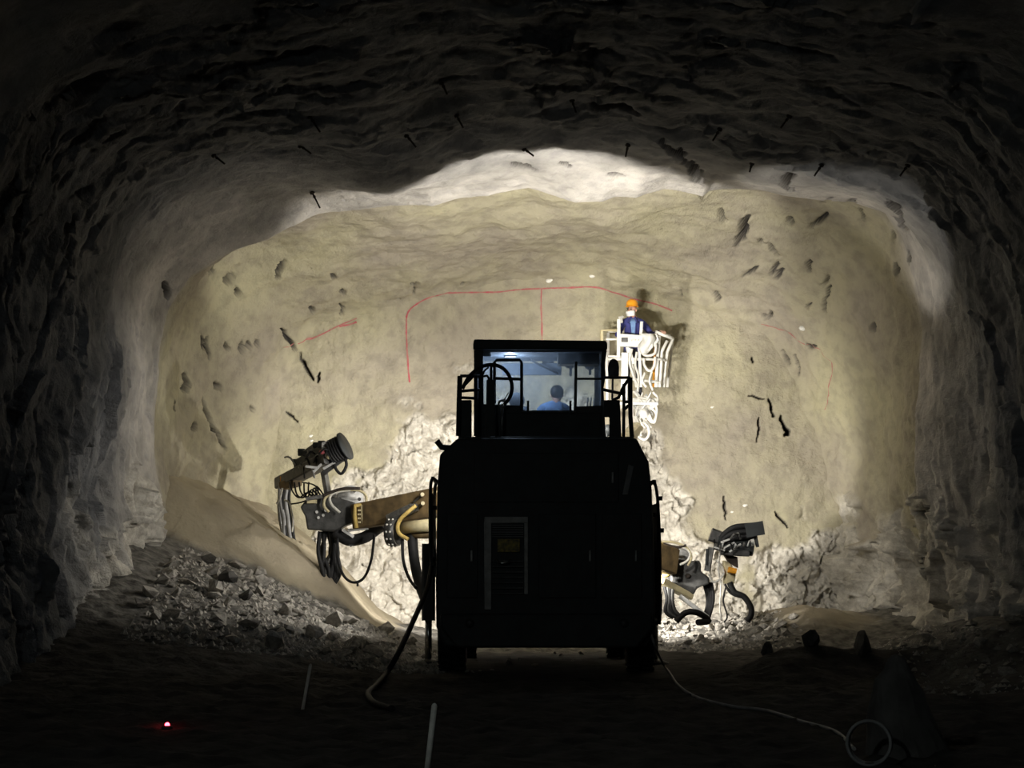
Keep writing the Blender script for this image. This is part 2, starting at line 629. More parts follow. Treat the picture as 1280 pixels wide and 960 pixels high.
def base_r(y):
    k = int(np.clip(np.searchsorted(sy, y) - 1, 0, len(sy) - 2))
    t = (y - sy[k]) / (sy[k + 1] - sy[k])
    if sy[k] < 33 or sy[k] > 34.2:
        # soft in-between, straight near the lip
        t0 = t
        m0 = (sr[k + 1] - sr[k - 1]) / (sy[k + 1] - sy[k - 1]) if k > 1 and sy[k] != 34.25 else (sr[k + 1] - sr[k]) / (sy[k + 1] - sy[k])
        m1 = (sr[min(k + 2, len(sr) - 1)] - sr[k]) / (sy[min(k + 2, len(sr) - 1)] - sy[k]) if sy[k + 1] != 34.0 else (sr[k + 1] - sr[k]) / (sy[k + 1] - sy[k])
        h = sy[k + 1] - sy[k]
        return ((2 * t0 ** 3 - 3 * t0 ** 2 + 1) * sr[k] + (t0 ** 3 - 2 * t0 ** 2 + t0) * h * m0 +
                (-2 * t0 ** 3 + 3 * t0 ** 2) * sr[k + 1] + (t0 ** 3 - t0 ** 2) * h * m1)
    return sr[k] * (1 - t) + sr[k + 1] * t


BASE = np.array([base_r(y) for y in YS])


def shell_pts(RR):
    yy = np.repeat(YS[:, None], len(TH), 1)
    return np.stack([CX + RR * np.cos(TH)[None], yy, CZ + RR * np.sin(TH)[None]], -1)


def grid_faces(n, m, i0=0, i1=None, flip=False):
    i1 = m if i1 is None else i1
    a = np.arange(n - 1)[:, None] * m + np.arange(i0, i1 - 1)[None]
    q = np.stack([a, a + 1, a + m + 1, a + m], -1).reshape(-1, 4)
    return q[:, ::-1] if flip else q


# coarse copy for finding where a line of sight meets the rock
_cs = shell_pts(BASE)[::6, ::8]
_fx, _fz = np.linspace(-6.5, 7.2, 40), np.linspace(-0.6, 7.6, 30)
FACE_Y = 38.9


def face_base(x, z):
    r = np.hypot(x - 0.3, z - 2.5)
    return FACE_Y - 0.012 * r ** 2 - 0.10 * (1 - sstep(z, 0, 2.6))


_n, _m = _cs.shape[:2]
_v = _cs.reshape(-1, 3).tolist()
_f = grid_faces(_n, _m).tolist()
_fg = np.stack(np.meshgrid(_fx, _fz, indexing='ij'), -1).reshape(-1, 2)
_k = len(_v)
_v += [(x, float(face_base(x, z)), z) for x, z in _fg]
_f += (grid_faces(40, 30) + _k).tolist()
ROCK = BVHTree.FromPolygons(_v, _f)


def hit(px, py):
    h = ROCK.ray_cast(Vector((0, 0, CAMZ)), ray(px, py))
    return h[0]


# grooves, slots and pockets in the sprayed concrete: (pixel line, half width m, depth m)
CRACKS = [
    ([(865, 203), (872, 225), (880, 245)], 0.07, 0.5), ([(876, 215), (886, 240)], 0.05, 0.4), ([(830, 172), (840, 190), (850, 200)], 0.05, 0.16),
    ([(850, 180), (853, 205)], 0.03, 0.14), ([(982, 222), (986, 240)], 0.07, 0.35),
    ([(1112, 252), (1120, 268), (1128, 288)], 0.11, 0.45), ([(1128, 286), (1116, 295)], 0.05, 0.3), ([(1136, 315), (1136, 332)], 0.05, 0.3),
    ([(1120, 330), (1119, 345)], 0.025, 0.25), ([(1064, 250), (1066, 262)], 0.05, 0.25), ([(1074, 262), (1075, 280)], 0.035, 0.2),
    ([(1118, 290), (1114, 300)], 0.03, 0.2), ([(1030, 270), (1020, 280), (1012, 285)], 0.035, 0.16), ([(1026, 255), (1040, 248)], 0.03, 0.1),
    ([(935, 270), (928, 290), (920, 310)], 0.06, 0.24), ([(932, 276), (926, 286)], 0.09, 0.2), ([(900, 265), (908, 276)], 0.05, 0.22),
    ([(955, 295), (954, 303)], 0.05, 0.2), ([(964, 300), (973, 320)], 0.035, 0.2), ([(986, 275), (987, 278)], 0.05, 0.22),
    ([(1035, 345), (1027, 358)], 0.035, 0.25), ([(1014, 325), (1012, 340)], 0.03, 0.12), ([(1036, 360), (1033, 372)], 0.03, 0.14),
    ([(1030, 375), (1032, 390)], 0.025, 0.14), ([(1015, 378), (1010, 385)], 0.03, 0.12), ([(962, 392), (955, 402)], 0.035, 0.25),
    ([(1094, 408), (1094, 411)], 0.06, 0.3), ([(1017, 433), (1010, 430)], 0.03, 0.12), ([(945, 335), (930, 345)], 0.03, 0.1), ([(970, 330), (962, 345)], 0.03, 0.12),
    ([(975, 340), (968, 350)], 0.025, 0.1), ([(960, 500), (964, 515)], 0.035, 0.25), ([(964, 515), (968, 520)], 0.03, 0.15), ([(976, 520), (985, 543), (980, 545)], 0.045, 0.28),
    ([(936, 495), (955, 499)], 0.02, 0.1), ([(949, 522), (948, 540), (946, 552)], 0.02, 0.16), ([(940, 447), (941, 455)], 0.02, 0.12), ([(975, 440), (983, 460)], 0.02, 0.1),
    ([(990, 445), (996, 470)], 0.02, 0.08), ([(850, 365), (852, 372)], 0.03, 0.1), ([(896, 365), (898, 374)], 0.025, 0.14),
    # left
    ([(235, 472), (237, 490)], 0.06, 0.3), ([(257, 500), (263, 530), (278, 560)], 0.045, 0.3), ([(275, 482), (281, 490)], 0.035, 0.25),
    ([(217, 505), (218, 510)], 0.06, 0.2), ([(240, 530), (243, 536)], 0.06, 0.2), ([(285, 430), (288, 440)], 0.035, 0.2), ([(303, 430), (304, 442)], 0.045, 0.22),
    ([(312, 428), (313, 436)], 0.03, 0.2), ([(320, 428), (322, 431)], 0.035, 0.2), ([(264, 425), (266, 450)], 0.03, 0.12), ([(258, 425), (259, 440)], 0.025, 0.1),
    ([(211, 360), (213, 375)], 0.06, 0.3), ([(289, 355), (295, 348)], 0.07, 0.3), ([(262, 338), (270, 343)], 0.06, 0.2), ([(296, 363), (298, 368)], 0.05, 0.2),
    ([(355, 326), (345, 345)], 0.05, 0.12), ([(385, 382), (390, 388)], 0.03, 0.14), ([(412, 338), (413, 345)], 0.03, 0.12), ([(426, 362), (430, 367)], 0.025, 0.1),
    ([(424, 378), (429, 385), (425, 392)], 0.02, 0.1), ([(350, 410), (366, 432), (380, 453), (392, 475)], 0.022, 0.14), ([(400, 465), (397, 478)], 0.03, 0.12),
    ([(358, 515), (372, 527)], 0.02, 0.1), ([(312, 507), (315, 511)], 0.035, 0.2),  ([(515, 355), (520, 350)], 0.025, 0.18),
    ([(517, 358), (518, 368)], 0.02, 0.14), ([(498, 373), (499, 374)], 0.03, 0.2), ([(578, 350), (578, 356)], 0.025, 0.12),
    # roof and near walls
    ([(740, 135), (800, 140)], 0.10, 0.14), ([(1150, 640), (1158, 634)], 0.08, 0.35),
    ([(640, 208), (670, 212)], 0.03, 0.07), ([(700, 206), (712, 212)], 0.03, 0.07), ([(760, 220), (780, 222)], 0.02, 0.06),
    ([(905, 620), (908, 650)], 0.02, 0.1), ([(970, 640), (985, 660)], 0.03, 0.12),
]
CR3 = []
for line, w, d in CRACKS:
    hits = [ROCK.ray_cast(Vector((0, 0, CAMZ)), ray(*p)) for p in line]
    if any(h[0] is None for h in hits):
        continue
    on_face = all(h[0].y > 38.2 for h in hits)
    w = max(w * 0.6, 0.017) if on_face else max(w * 0.75, 0.03)
    jag, tot = [], 0.0
    for (a, n, _, _), (b, _, _, _) in zip(hits[:-1], hits[1:]):
        k = max(3, int((b - a).length / (0.06 if on_face else 0.09)))
        for j in range(k):
            off = Vector((rnd.uniform(-1, 1), rnd.uniform(-1, 1), rnd.uniform(-1, 1))) * w * (1.3 if j else 0.3)
            jag.append(a.lerp(b, j / k) + off - n * off.dot(n))
    jag.append(hits[-1][0])
    m = len(jag)
    ws = [w * (0.35 + 0.65 * math.sin(math.pi * (0.12 + 0.8 * i / max(m - 1, 1)))) * rnd.uniform(0.65, 1.25) for i in range(m)]
    CR3.append((np.array([tuple(p) for p in jag]), ws, w, d))


def groove(P):
    """depth cut into the wall at the points P (n,3), and where its dark shade is painted in"""
    out = np.zeros(len(P))
    GROOVE_SHADE = np.zeros(len(P))
    for line, ws, w, d in CR3:
        lo, hi = line.min(0) - w * 3, line.max(0) + w * 3
        lo[1] -= 0.35
        hi[1] += 0.35
        idx = np.where(((P >= lo) & (P <= hi)).all(1))[0]
        if not len(idx):
            continue
        q = P[idx]
        best = np.full(len(idx), 9.0)
        S = np.array([1, 0.45, 1])
        for i in range(len(line) - 1):
            a, b = line[i], line[i + 1]
            ab = (b - a) * S
            t = np.clip((((q - a) * S) @ ab) / max(ab @ ab, 1e-9), 0, 1)
            dist = np.linalg.norm((q - a) * S - t[:, None] * ab, axis=1)
            best = np.minimum(best, dist / (ws[i] * (1 - t) + ws[i + 1] * t))
        out[idx] = np.maximum(out[idx], d * np.clip(1.3 - best, 0, 1) ** 0.6)
        GROOVE_SHADE[idx] = np.maximum(GROOVE_SHADE[idx], np.clip((1.5 - best) / 0.5, 0, 1) * min(1.0, d / 0.08))
    return out * 1.3, GROOVE_SHADE


P0 = shell_pts(BASE).reshape(-1, 3)
ypos, zpos, xpos = P0[:, 1], P0[:, 2], P0[:, 0]
st_wall = P0 * np.array([1.0, 1.0, 0.35])
fresh = sstep(ypos, 34.1, 34.5)
crown = sstep(zpos, 4.6, 6.4)
bare_shell = np.clip(sstep(fbm(P0 * np.array([0.5, 0.5, 0.35]), 3, 91) * 1.4 - (zpos - 2.1) * 0.75, -0.1, 0.35), 0, 1)
bare_shell *= sstep(ypos, 29.0, 31.5) * np.where(xpos > 0, 1.0, 1 - sstep(ypos, 34.3, 34.9))
bare_shell = np.where((xpos > 0) & (ypos > 33.0), np.maximum(bare_shell, 0.85 * sstep(2.2 + 1.2 * fbm(P0 * 0.9, 3, 95) - zpos, -0.1, 0.3)), bare_shell)
fine = ypos > 22


def on_fine(fn):
    o = np.zeros(len(P0))
    o[fine] = fn(P0[fine])
    return o


rough_old = 1 - sstep(ypos, 30.8, 32.6)
warp = 0.25 * np.stack([fbm(P0 * 1.7, 3, 201), fbm(P0 * 1.7, 3, 202), fbm(P0 * 1.7, 3, 203)], -1)
FA = on_fine(lambda q: facets((q + warp[fine]) * np.array([0.95, 1.5, 0.95]), 301))
FB = on_fine(lambda q: facets((q + warp[fine] * 0.6) * np.array([2.4, 2.4, 1.3]), 302))
FC = on_fine(lambda q: facets((q + warp[fine] * 0.35) * np.array([5.2, 4.6, 2.6]), 303))
patchy = sstep(fbm(P0 * 0.5, 3, 13), -0.15, 0.25)
disp = (1 - fresh) * (0.10 * fbm(P0 * np.array([0.6, 0.8, 0.6]), 4, 3) + rough_old * (0.11 * FA * (0.4 + 0.6 * patchy) + 0.07 * FB * patchy + 0.10 * fbm(P0 * 1.1, 4, 15))
                      + 0.025 * fbm(P0 * 4.0, 4, 17) + (1 - crown) * (0.05 * FA + 0.05 * FB * sstep(4.2 - zpos, 0, 2) + 0.05 * fbm(st_wall * 1.6, 4, 9))) \
    + fresh * (0.11 * fbm(P0 * 0.7, 3, 21) + 0.03 * fbm(P0 * 3.0, 3, 25) + 0.05 * fbm(P0 * np.array([0.9, 2.4, 2.4]), 3, 27))
disp += bare_shell * (0.30 * FB + 0.13 * FC + 0.10 * fbm(P0 * 1.5, 3, 43) - 0.03)
disp *= np.where(np.abs(ypos - 34.05) < 0.5, 0.35 + 0.65 * np.abs(ypos - 34.05) / 0.5, 1.0)
gro, shade_shell = groove(P0)
disp += gro
RR = BASE.reshape(-1) + disp
SH = shell_pts(RR.reshape(BASE.shape)).reshape(-1, 3)
NT, NY = len(TH), len(YS)


def grid_obj(name, verts, faces, mat, bare=None, smooth=True, slot=None):
    used = np.unique(faces)
    remap = np.full(len(verts), -1)
    remap[used] = np.arange(len(used))
    me = bpy.data.meshes.new(name)
    me.from_pydata(verts[used].tolist(), [], remap[faces].tolist())
    me.polygons.foreach_set('use_smooth', [smooth] * len(me.polygons))
    if bare is not None:
        a = me.attributes.new('bare', 'FLOAT', 'POINT')
        a.data.foreach_set('value', np.ascontiguousarray(bare[used], dtype=np.float32))
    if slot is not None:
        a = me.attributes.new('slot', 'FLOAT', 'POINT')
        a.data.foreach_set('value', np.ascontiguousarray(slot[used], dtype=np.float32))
    me.materials.append(mat)
    o = bpy.data.objects.new(name, me)
    C.objects.link(o)
    o['kind'] = 'structure'
    WLOC[o.name] = Vector((0, 0, 0))
    return o


iR = int(np.searchsorted(td, 38))
iL = int(np.searchsorted(td, 142))
wall_right = grid_obj('wall_right', SH, grid_faces(NY, NT, 0, iR + 1), M['shot'], bare_shell, slot=shade_shell)
ceiling = grid_obj('ceiling', SH, grid_faces(NY, NT, iR, iL + 1), M['shot'], bare_shell, slot=shade_shell)
wall_left = grid_obj('wall_left', SH, grid_faces(NY, NT, iL, NT), M['shot'], bare_shell, slot=shade_shell)

# the face being drilled
gx, gz = np.linspace(-6.8, 7.4, 760), np.linspace(-0.6, 7.7, 445)
G = np.stack(np.meshgrid(gx, gz, indexing='ij'), -1).reshape(-1, 2)


def face_y(x, z, cut=True):
    x, z = np.atleast_1d(np.asarray(x, float)), np.atleast_1d(np.asarray(z, float))
    P = np.stack([x, np.zeros_like(x), z], -1)
    y = face_base(x, z)
    # unsprayed rock: a low band, high beside the middle, low at the sides
    edge = np.interp(x, [-6, -4.4, -3.9, -3.0, -2.4, -1.7, 0, 2.0, 2.7, 3.1, 3.6, 4.2, 5.2, 5.8, 6.5], [-1, 0.2, 1.7, 2.9, 3.6, 4.3, 4.3, 3.9, 3.7, 2.8, 1.7, 1.3, 2.1, 2.2, 2.2])
    bare = sstep(edge + 1.3 * fbm(P * 1.1, 4, 61) - z, -0.15, 0.35)
    y = y + 0.10 * fbm(P * 0.55, 3, 51) + (1 - bare) * (0.035 * fbm(P * 1.8, 4, 53) + 0.02 * fbm(P * np.array([3.5, 1, 1.6]), 3, 57))
    wp = 0.22 * np.stack([fbm(P * 2.0, 3, 211), fbm(P * 2.0, 3, 212), fbm(P * 2.0, 3, 213)], -1)
    rk = 0.16 * facets((P + wp) * np.array([2.3, 1, 1.9]), 311) + 0.10 * facets((P + wp * 0.6) * np.array([5.5, 1, 4.6]), 312) + 0.04 * facets((P + wp * 0.4) * np.array([11, 1, 9.5]), 313) + 0.12 * fbm(P * 1.2, 3, 69)
    y = y + bare * rk
    if cut:
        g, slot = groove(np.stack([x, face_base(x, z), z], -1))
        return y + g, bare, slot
    return y, bare


fy, fb, fshade = face_y(G[:, 0], G[:, 1])
FV = np.stack([G[:, 0], fy, G[:, 1]], -1)
wall_back = grid_obj('wall_back', FV, grid_faces(760, 445), M['shot'], fb, slot=fshade)


# sprayed red setting-out lines: thin ribbons of paint lying on the face
def paint_line(pix, width):
    pts = [hit(*p) for p in pix]
    pts = spline([Vector(p) for p in pts], 8)
    width *= 0.75
    vs, fs = [], []
    for i, p in enumerate(pts):
        d = (pts[min(i + 1, len(pts) - 1)] - pts[max(i - 1, 0)])
        n = Vector((-d.z, 0, d.x)).normalized()
        w = width * (0.8 + 0.4 * rnd.random())
        for s in (-1, 0, 1):
            q = p + n * s * w / 2
            near = FVB.find_nearest(Vector((q.x, q.y, q.z)))
            vs.append((near[0].x, near[0].y - 0.012, near[0].z))
        if i:
            k = 3 * i
            fs += [(k - 3, k - 2, k + 1, k), (k - 2, k - 1, k + 2, k + 1)]
    mb = MB()
    mb.add(vs, fs)
    return mb


allv = np.concatenate([SH, FV])
allf = np.concatenate([grid_faces(NY, NT), grid_faces(760, 445) + len(SH)])
sel = allf[(allv[allf[:, 0], 1] > 23)]
FVB = BVHTree.FromPolygons(allv.tolist(), sel.tolist())


def rock_hit(px, py):
    return FVB.ray_cast(Vector((0, 0, CAMZ)), ray(px, py))


for line, w in [([(512, 478), (509, 440), (508, 405), (511, 389), (528, 376), (548, 369), (570, 366), (622, 365), (650, 362), (677, 361), (710, 360), (742, 359), (768, 366), (790, 373), (822, 381), (840, 388)], 0.036),
                ([(677, 361), (677, 385), (678, 440)], 0.03),
                ([(355, 435), (375, 428), (400, 419), (422, 408), (446, 398)], 0.032), ([(424, 408), (436, 406), (446, 403)], 0.05),
                ([(951, 406), (975, 415), (1000, 427), (1022, 437), (1036, 448), (1040, 455), (1038, 475), (1037, 500), (1034, 512)], 0.034)]:
    paint_line(line, w).build('paint_line', 'red', wall_back)

# white lumps of fresh spray
for px, py, w in [(686, 351, 0.10), (740, 345, 0.09), (1004, 410, 0.13), (388, 545, 0.06), (389, 551, 0.05), (890, 509, 0.05), (931, 632, 0.07), (915, 640, 0.05)]:
    h = rock_hit(px, py)
    if h[0] is None:
        continue
    mb = MB()
    mb.ball(h[0], w / 2, 8, (1.2, 0.5, 0.8))
    mb.ball(h[0] + Vector((w * 0.4, 0, w * 0.15)), w / 3, 8, (1.2, 0.6, 0.8))
    mb.build('white_lump', 'patch', wall_back)

# ------------------------------------------------------------------ floor
FX, FYY = np.linspace(-8, 8.6, 280), np.concatenate([np.arange(-16, 14, 0.5), np.arange(14, 39.6, 0.06)])
GF = np.stack(np.meshgrid(FX, FYY, indexing='ij'), -1).reshape(-1, 2)


def floor_z(x, y):
    x, y = np.atleast_1d(np.asarray(x, float)), np.atleast_1d(np.asarray(y, float))
    P = np.stack([x, y, np.zeros_like(x)], -1)
    h = np.interp(x, [-6.5, -5.2, -3.9, -2.8, -2.0, -1.35, -1.0], [2.3, 1.75, 1.25, 0.72, 0.33, 0.06, 0.0])
    g = np.interp(y, [24, 26.5, 28.5, 30, 32, 34, 36, 39], [0.03, 0.10, 0.24, 0.42, 0.70, 0.92, 1.0, 1.12])
    z = h * g * (1 + 0.5 * sstep(y, 34.5, 35.6) * (1 - sstep(x, -3.0, -2.2)))
    # low berm of muck on the right, heap along the right wall, heap at the face
    ridge = 27.6 + 0.25 * np.sin(x * 1.7)
    z = z + 0.36 * np.exp(-((y - ridge) / 0.8) ** 2) * sstep(x, 2.2, 3.6)
    z = z + 0.95 * sstep(x, 5.0, 7.0) * np.interp(y, [18, 24, 30, 33, 35, 39], [0.1, 0.35, 0.7, 0.6, 0.3, 0.2])
    z = z + 0.42 * sstep(y, 34.6, 37.4) * sstep(x, -2.2, 0.0)
    z = z + 0.35 * np.exp(-((x - 4.9) / 0.9) ** 2 - ((y - 36.3) / 1.3) ** 2)
    smooth = sstep(y, 34.3, 35.3) * (1 - sstep(x, -2.6, -1.8))
    z = z + (0.05 * fbm(P * 0.9, 3, 71) + 0.05 * fbm(P * 3.2, 4, 73)) * (1 - 0.35 * smooth) + smooth * 0.05 * facets((P + 0.2 * fbm(P * 2, 2, 77)[:, None]) * np.array([1.6, 1.6, 1]), 79)
    rigpad = np.exp(-(np.maximum(0, np.abs(x - 0.45) - 1.6) / 0.4) ** 2) * sstep(y, 27, 28) * (1 - sstep(y, 34.0, 34.8))
    return z * (1 - rigpad), smooth


fz, fsm = floor_z(GF[:, 0], GF[:, 1])
FLV = np.stack([GF[:, 0], GF[:, 1], fz], -1)
ff = grid_faces(len(FX), len(FYY), flip=True)
floor = grid_obj('floor', FLV, ff, M['ground'])
fn = fbm(FLV * np.array([0.9, 0.9, 0.3]), 3, 5)
bank = sstep(FLV[:, 1] + 0.5 * fn, 34.6, 34.9) * (1 - sstep(FLV[:, 0] + 0.3 * fn, -2.1, -1.8))
mound = np.exp(-(((FLV[:, 0] - 5.0 + 0.4 * fn) / 0.8) ** 2 + ((FLV[:, 1] - 36.6) / 1.1) ** 2) ** 2)
rub = np.clip(sstep(FLV[:, 1] + 0.5 * fn, 29.0, 30.2) * (1 - sstep(FLV[:, 0] + 0.3 * fn, -1.6, -0.9)) + sstep(FLV[:, 1] + 0.4 * fn, 34.4, 35.2)
              + 0.8 * sstep(FLV[:, 0] + 0.3 * fn, 4.7, 5.4) * sstep(FLV[:, 1], 24, 27), 0, 1)
for nm, val in (('spray', np.clip(bank + mound, 0, 1)), ('rubble', rub)):
    at_ = floor.data.attributes.new(nm, 'FLOAT', 'POINT')
    at_.data.foreach_set('value', np.ascontiguousarray(val, dtype=np.float32))
FLB = BVHTree.FromPolygons(FLV.tolist(), ff[(FLV[ff[:, 0], 1] > 13)].tolist())


def ground(x, y):
    h = FLB.ray_cast(Vector((x, y, 8)), Vector((0, 0, -1)))
    return h[0].z if h[0] is not None else 0.0


def floor_hit(px, py):
    return FLB.ray_cast(Vector((0, 0, CAMZ)), ray(px, py))[0]

# ------------------------------------------------------------------ drill rig
rig = thing('drill_jumbo', 'large drilling rig seen from behind, almost black against the lit tunnel face', 'drilling rig', (0.45, 30.5, 0))
XL, XR = -1.02, 1.90            # sides of the rear body
YR = 28.4                       # its rear face


def P(px, py, y):
    return at(px, py, y)


# carrier frame, under the body
MB().box((-0.45, 28.7, 0.42), (1.35, 34.2, 0.95)).box((-0.80, 33.6, 0.55), (1.70, 34.5, 1.30)).build('chassis', 'darksteel', rig, 0.03)
# rear engine body with chamfered shoulders
hood = MB().prism([(-0.99, 0.62), (-0.88, 0.37), (1.76, 0.37), (1.87, 0.62), (1.87, 1.2), (1.84, 2.40), (1.80, 2.78), (1.64, 3.095), (-0.716, 3.095), (-0.947, 2.88), (-0.98, 2.5), (-1.0, 1.2)], YR, 31.6).build('engine_body', 'black', rig, 0.03)
MB().box((-0.36, YR - 0.05, 0.85), (-0.27, YR - 0.002, 1.98)).box((0.16, YR - 0.04, 1.05), (0.21, YR - 0.002, 1.98)).box((-0.36, YR - 0.05, 1.98), (0.21, YR - 0.002, 2.06)).build('grille_frame', 'palegrey', hood, 0.008, 'pale grey worn frame')
for k in range(6):
    z = 1.80 + k * 0.03
    MB().bar((-0.26, YR - 0.03, z), (0.15, YR - 0.03, z), 0.05, 0.012).build('grille_slat', 'grey', hood)
for k in range(7):
    z = 1.06 + k * 0.07
    MB().bar((-0.26, YR - 0.03, z), (0.15, YR - 0.03, z), 0.05, 0.022).build('grille_slat', 'darksteel', hood)
MB().box((-0.19, YR - 0.055, 1.60), (0.10, YR - 0.035, 1.77)).build('warning_plate', 'sign', hood, 0.004, 'dirty yellow plate')
MB().tube([(-0.20, YR - 0.05, 1.50), (-0.16, YR - 0.1, 1.46), (-0.06, YR - 0.1, 1.46), (-0.02, YR - 0.05, 1.50)], 0.015, 8, curve=4).build('grille_handle', 'chrome', hood)
for lo, hi in [((0.35, 1.0), (1.1, 2.1)), ((1.18, 1.0), (1.7, 2.1)), ((-0.85, 1.0), (-0.45, 2.1)), ((-0.5, 2.25), (1.4, 2.9))]:
    d = MB().box((lo[0], YR - 0.025, lo[1]), (hi[0], YR - 0.002, hi[1])).build('hatch', 'black', hood, 0.008)
    MB().bar((hi[0] - 0.08, YR - 0.045, (lo[1] + hi[1]) / 2 - 0.07), (hi[0] - 0.08, YR - 0.045, (lo[1] + hi[1]) / 2 + 0.07), 0.03, 0.03).build('hatch_latch', 'steel', d)
MB().tube([P(546, 551, YR + .05), P(552, 559, YR + .05), P(562, 560, YR + .05)], 0.04, 8).build('marker_peg', 'black', hood)
MB().prism([(1.45, 2.35), (1.52, 2.35), (1.60, 2.72), (1.53, 2.75)], YR - 0.02, YR - 0.003).build('side_reflector', 'grey', hood, 0.004, 'faint grey strip')
# low rear skirt
MB().prism([(-0.93, 0.62), (-0.72, 0.36), (1.62, 0.36), (1.83, 0.62), (1.83, 0.80), (-0.93, 0.80)], YR - 0.22, YR).build('rear_bumper', 'black', rig, 0.03)
for x in (-0.55, 1.45):
    l = MB().lathe((x, YR - 0.22, 0.68), (0, -1, 0), [(0, 0.06), (0.03, 0.06), (0.03, 0.0)], 12).build('tail_lamp', 'darksteel', rig)

# wheels
for i, (x, y) in enumerate([(-0.80, 29.3), (1.72, 29.3), (-0.72, 33.0), (1.62, 33.0)]):
    s = -1 if x < 0.4 else 1
    w = sub('wheel', rig, (x, y, 0.55))
    t = MB()
    t.lathe((x - 0.19, y, 0.55), (1, 0, 0), [(0.02, 0.30), (0.0, 0.42), (0.03, 0.51), (0.09, 0.54), (0.29, 0.54), (0.35, 0.51), (0.38, 0.42), (0.36, 0.30)], 32)
    t.build('tyre', 'rubber', w)
    g = MB()
    for k in range(24):
        a = 2 * math.pi * k / 24
        for sx, off in ((-0.10, 0), (0.10, 0.13)):
            c = Vector((x + sx, y + 0.545 * math.cos(a + off), 0.55 + 0.545 * math.sin(a + off)))
            tdir = Vector((0, -math.sin(a + off), math.cos(a + off)))
            g.bar(c - Vector((0.08, 0, 0)), c + Vector((0.08, 0, 0)), 0.045, 0.03, up=(c - Vector((c.x, y, 0.55))))
    g.build('tread', 'rubber', w)
    MB().lathe((x + s * 0.12, y, 0.55), (s, 0, 0), [(-0.2, 0.31), (0.02, 0.31), (0.03, 0.25), (-0.05, 0.22), (-0.05, 0.10), (0.06, 0.09), (0.06, 0.0)], 24).build('rim', 'brown', w)
    for k in range(8):
        a = 2 * math.pi * k / 8
        MB().cyl((x + s * 0.06, y + 0.16 * math.cos(a), 0.55 + 0.16 * math.sin(a)), (x + s * 0.10, y + 0.16 * math.cos(a), 0.55 + 0.16 * math.sin(a)), 0.018, 6).build('wheel_nut', 'steel', w)
# mudguards seen edge-on beside the body
for px0, pts in ((541, [(541, 598), (538, 612), (538, 690), (540, 705)]), (822, [(818, 602), (822, 625), (825, 700), (824, 778)])):
    a = [P(x, y, 29.0) for x, y in pts]
    for n_, (p, q) in enumerate(zip(a[:-1], a[1:])):
        pass
    mb = MB()
    mb.tube(a, 0.022, 8, curve=4)
    b = [p + Vector((0, 1.6, 0)) for p in a]
    mb.tube(b, 0.022, 8, curve=4)
    mb.bar(a[0], b[0], 0.05, 0.05).bar(a[-1], b[-1], 0.05, 0.05)
    mb.build('side_rail', 'black', rig)
    mb = MB()
    m = a[1].lerp(a[2], 0.5)
    mb.bar(m + Vector((0, 0.1, 0)), m + Vector((0, 1.5, 0)), 0.04, (a[1] - a[2]).length * 0.9)
    mb.build('side_panel', 'black', rig)
# right-hand grab loop low on the body and small bolts on its edge
MB().tube([P(826, 742, 28.9), P(825, 770, 28.9), P(822, 779, 28.9), P(818, 778, 28.9), P(817, 770, 28.9), P(818, 742, 28.9)], 0.022, 8, curve=5).build('grab_handle', 'black', rig)
for px, py in ((825, 623), (827, 663)):
    MB().cyl(P(px - 5, py, 29.0), P(px + 3, py, 29.0), 0.03, 8).build('hinge_pin', 'black', rig)
# cross members tying side rails to the body
for x0, x1, z in ((-1.12, -0.95, 1.5), (-1.12, -0.95, 2.2), (1.80, 1.95, 1.3), (1.80, 1.95, 2.1)):
    MB().bar((x0, 29.4, z), (x1, 29.4, z), 0.06, 0.06).build('rail_bracket', 'black', rig)
# stabiliser legs
for x, y, foot in ((-1.20, 31.2, 0.06), (2.05, 31.2, 0.06)):
    j = sub('stabiliser', rig, (x, y, 0.06))
    s = -1 if x < 0 else 1
    MB().bar((x, y, 0.62), (x, y, 1.72), 0.19, 0.19).build('leg_casing', 'black', j)
    MB().cyl((x, y, 0.05), (x, y, 0.75), 0.05, 12).build('leg_piston', 'chrome', j)
    MB().lathe((x, y, -0.02), (0, 0, 1), [(0, 0.0), (0, 0.20), (0.04, 0.20), (0.09, 0.08), (0.10, 0.0)], 16).build('foot_plate', 'darksteel', j)
    MB().bar((x - s * 0.05, y, 1.35), (x - s * 0.55, y, 1.35), 0.2, 0.22).build('leg_bracket', 'black', j)

BY = 0.8
# ---- deck and railings
MB().box((-0.70, 28.7, 3.07), (1.62, 31.9, 3.13)).build('deck_plate', 'black', rig, 0.01)
YD = 29.0


def rail(name, segs, y, r=0.022, mat='black', parent=None):
    mb = MB()
    for pts in segs:
        mb.tube([P(a, b, y) for a, b in pts], r, 8)
    return mb.build(name, mat, parent or rig)


lr = sub('left_railing', rig, P(575, 545, YD))
rail('rail_post', [[(575, 470), (574, 500), (573, 545)]], YD, 0.035, parent=lr)
rail('rail_post', [[(595, 470), (595, 545)]], YD, 0.03, parent=lr)
rail('top_rail', [[(575, 470), (600, 470)]], YD, 0.022, parent=lr)
rail('middle_rail', [[(576, 489), (600, 487)], [(576, 497), (596, 498)]], YD, 0.02, parent=lr)
rail('rail_brace', [[(578, 484), (592, 470)]], YD, 0.02, parent=lr)
MB().prism([(P(573, 500, YD).x, 3.1), (P(573, 500, YD).x, P(573, 500, YD).z), (P(589.5, 500, YD).x, P(589, 500, YD).z), (P(589.5, 540, YD).x, 3.1)], YD, YD + 0.12).build('kick_plate', 'black', lr, 0.01)
rr = sub('right_railing', rig, P(785, 545, YD))
rail('rail_post', [[(788, 472), (788, 520), (790, 547)]], YD, 0.03, parent=rr)
rail('rail_post', [[(780, 480), (779.5, 548)]], YD, 0.022, parent=rr)
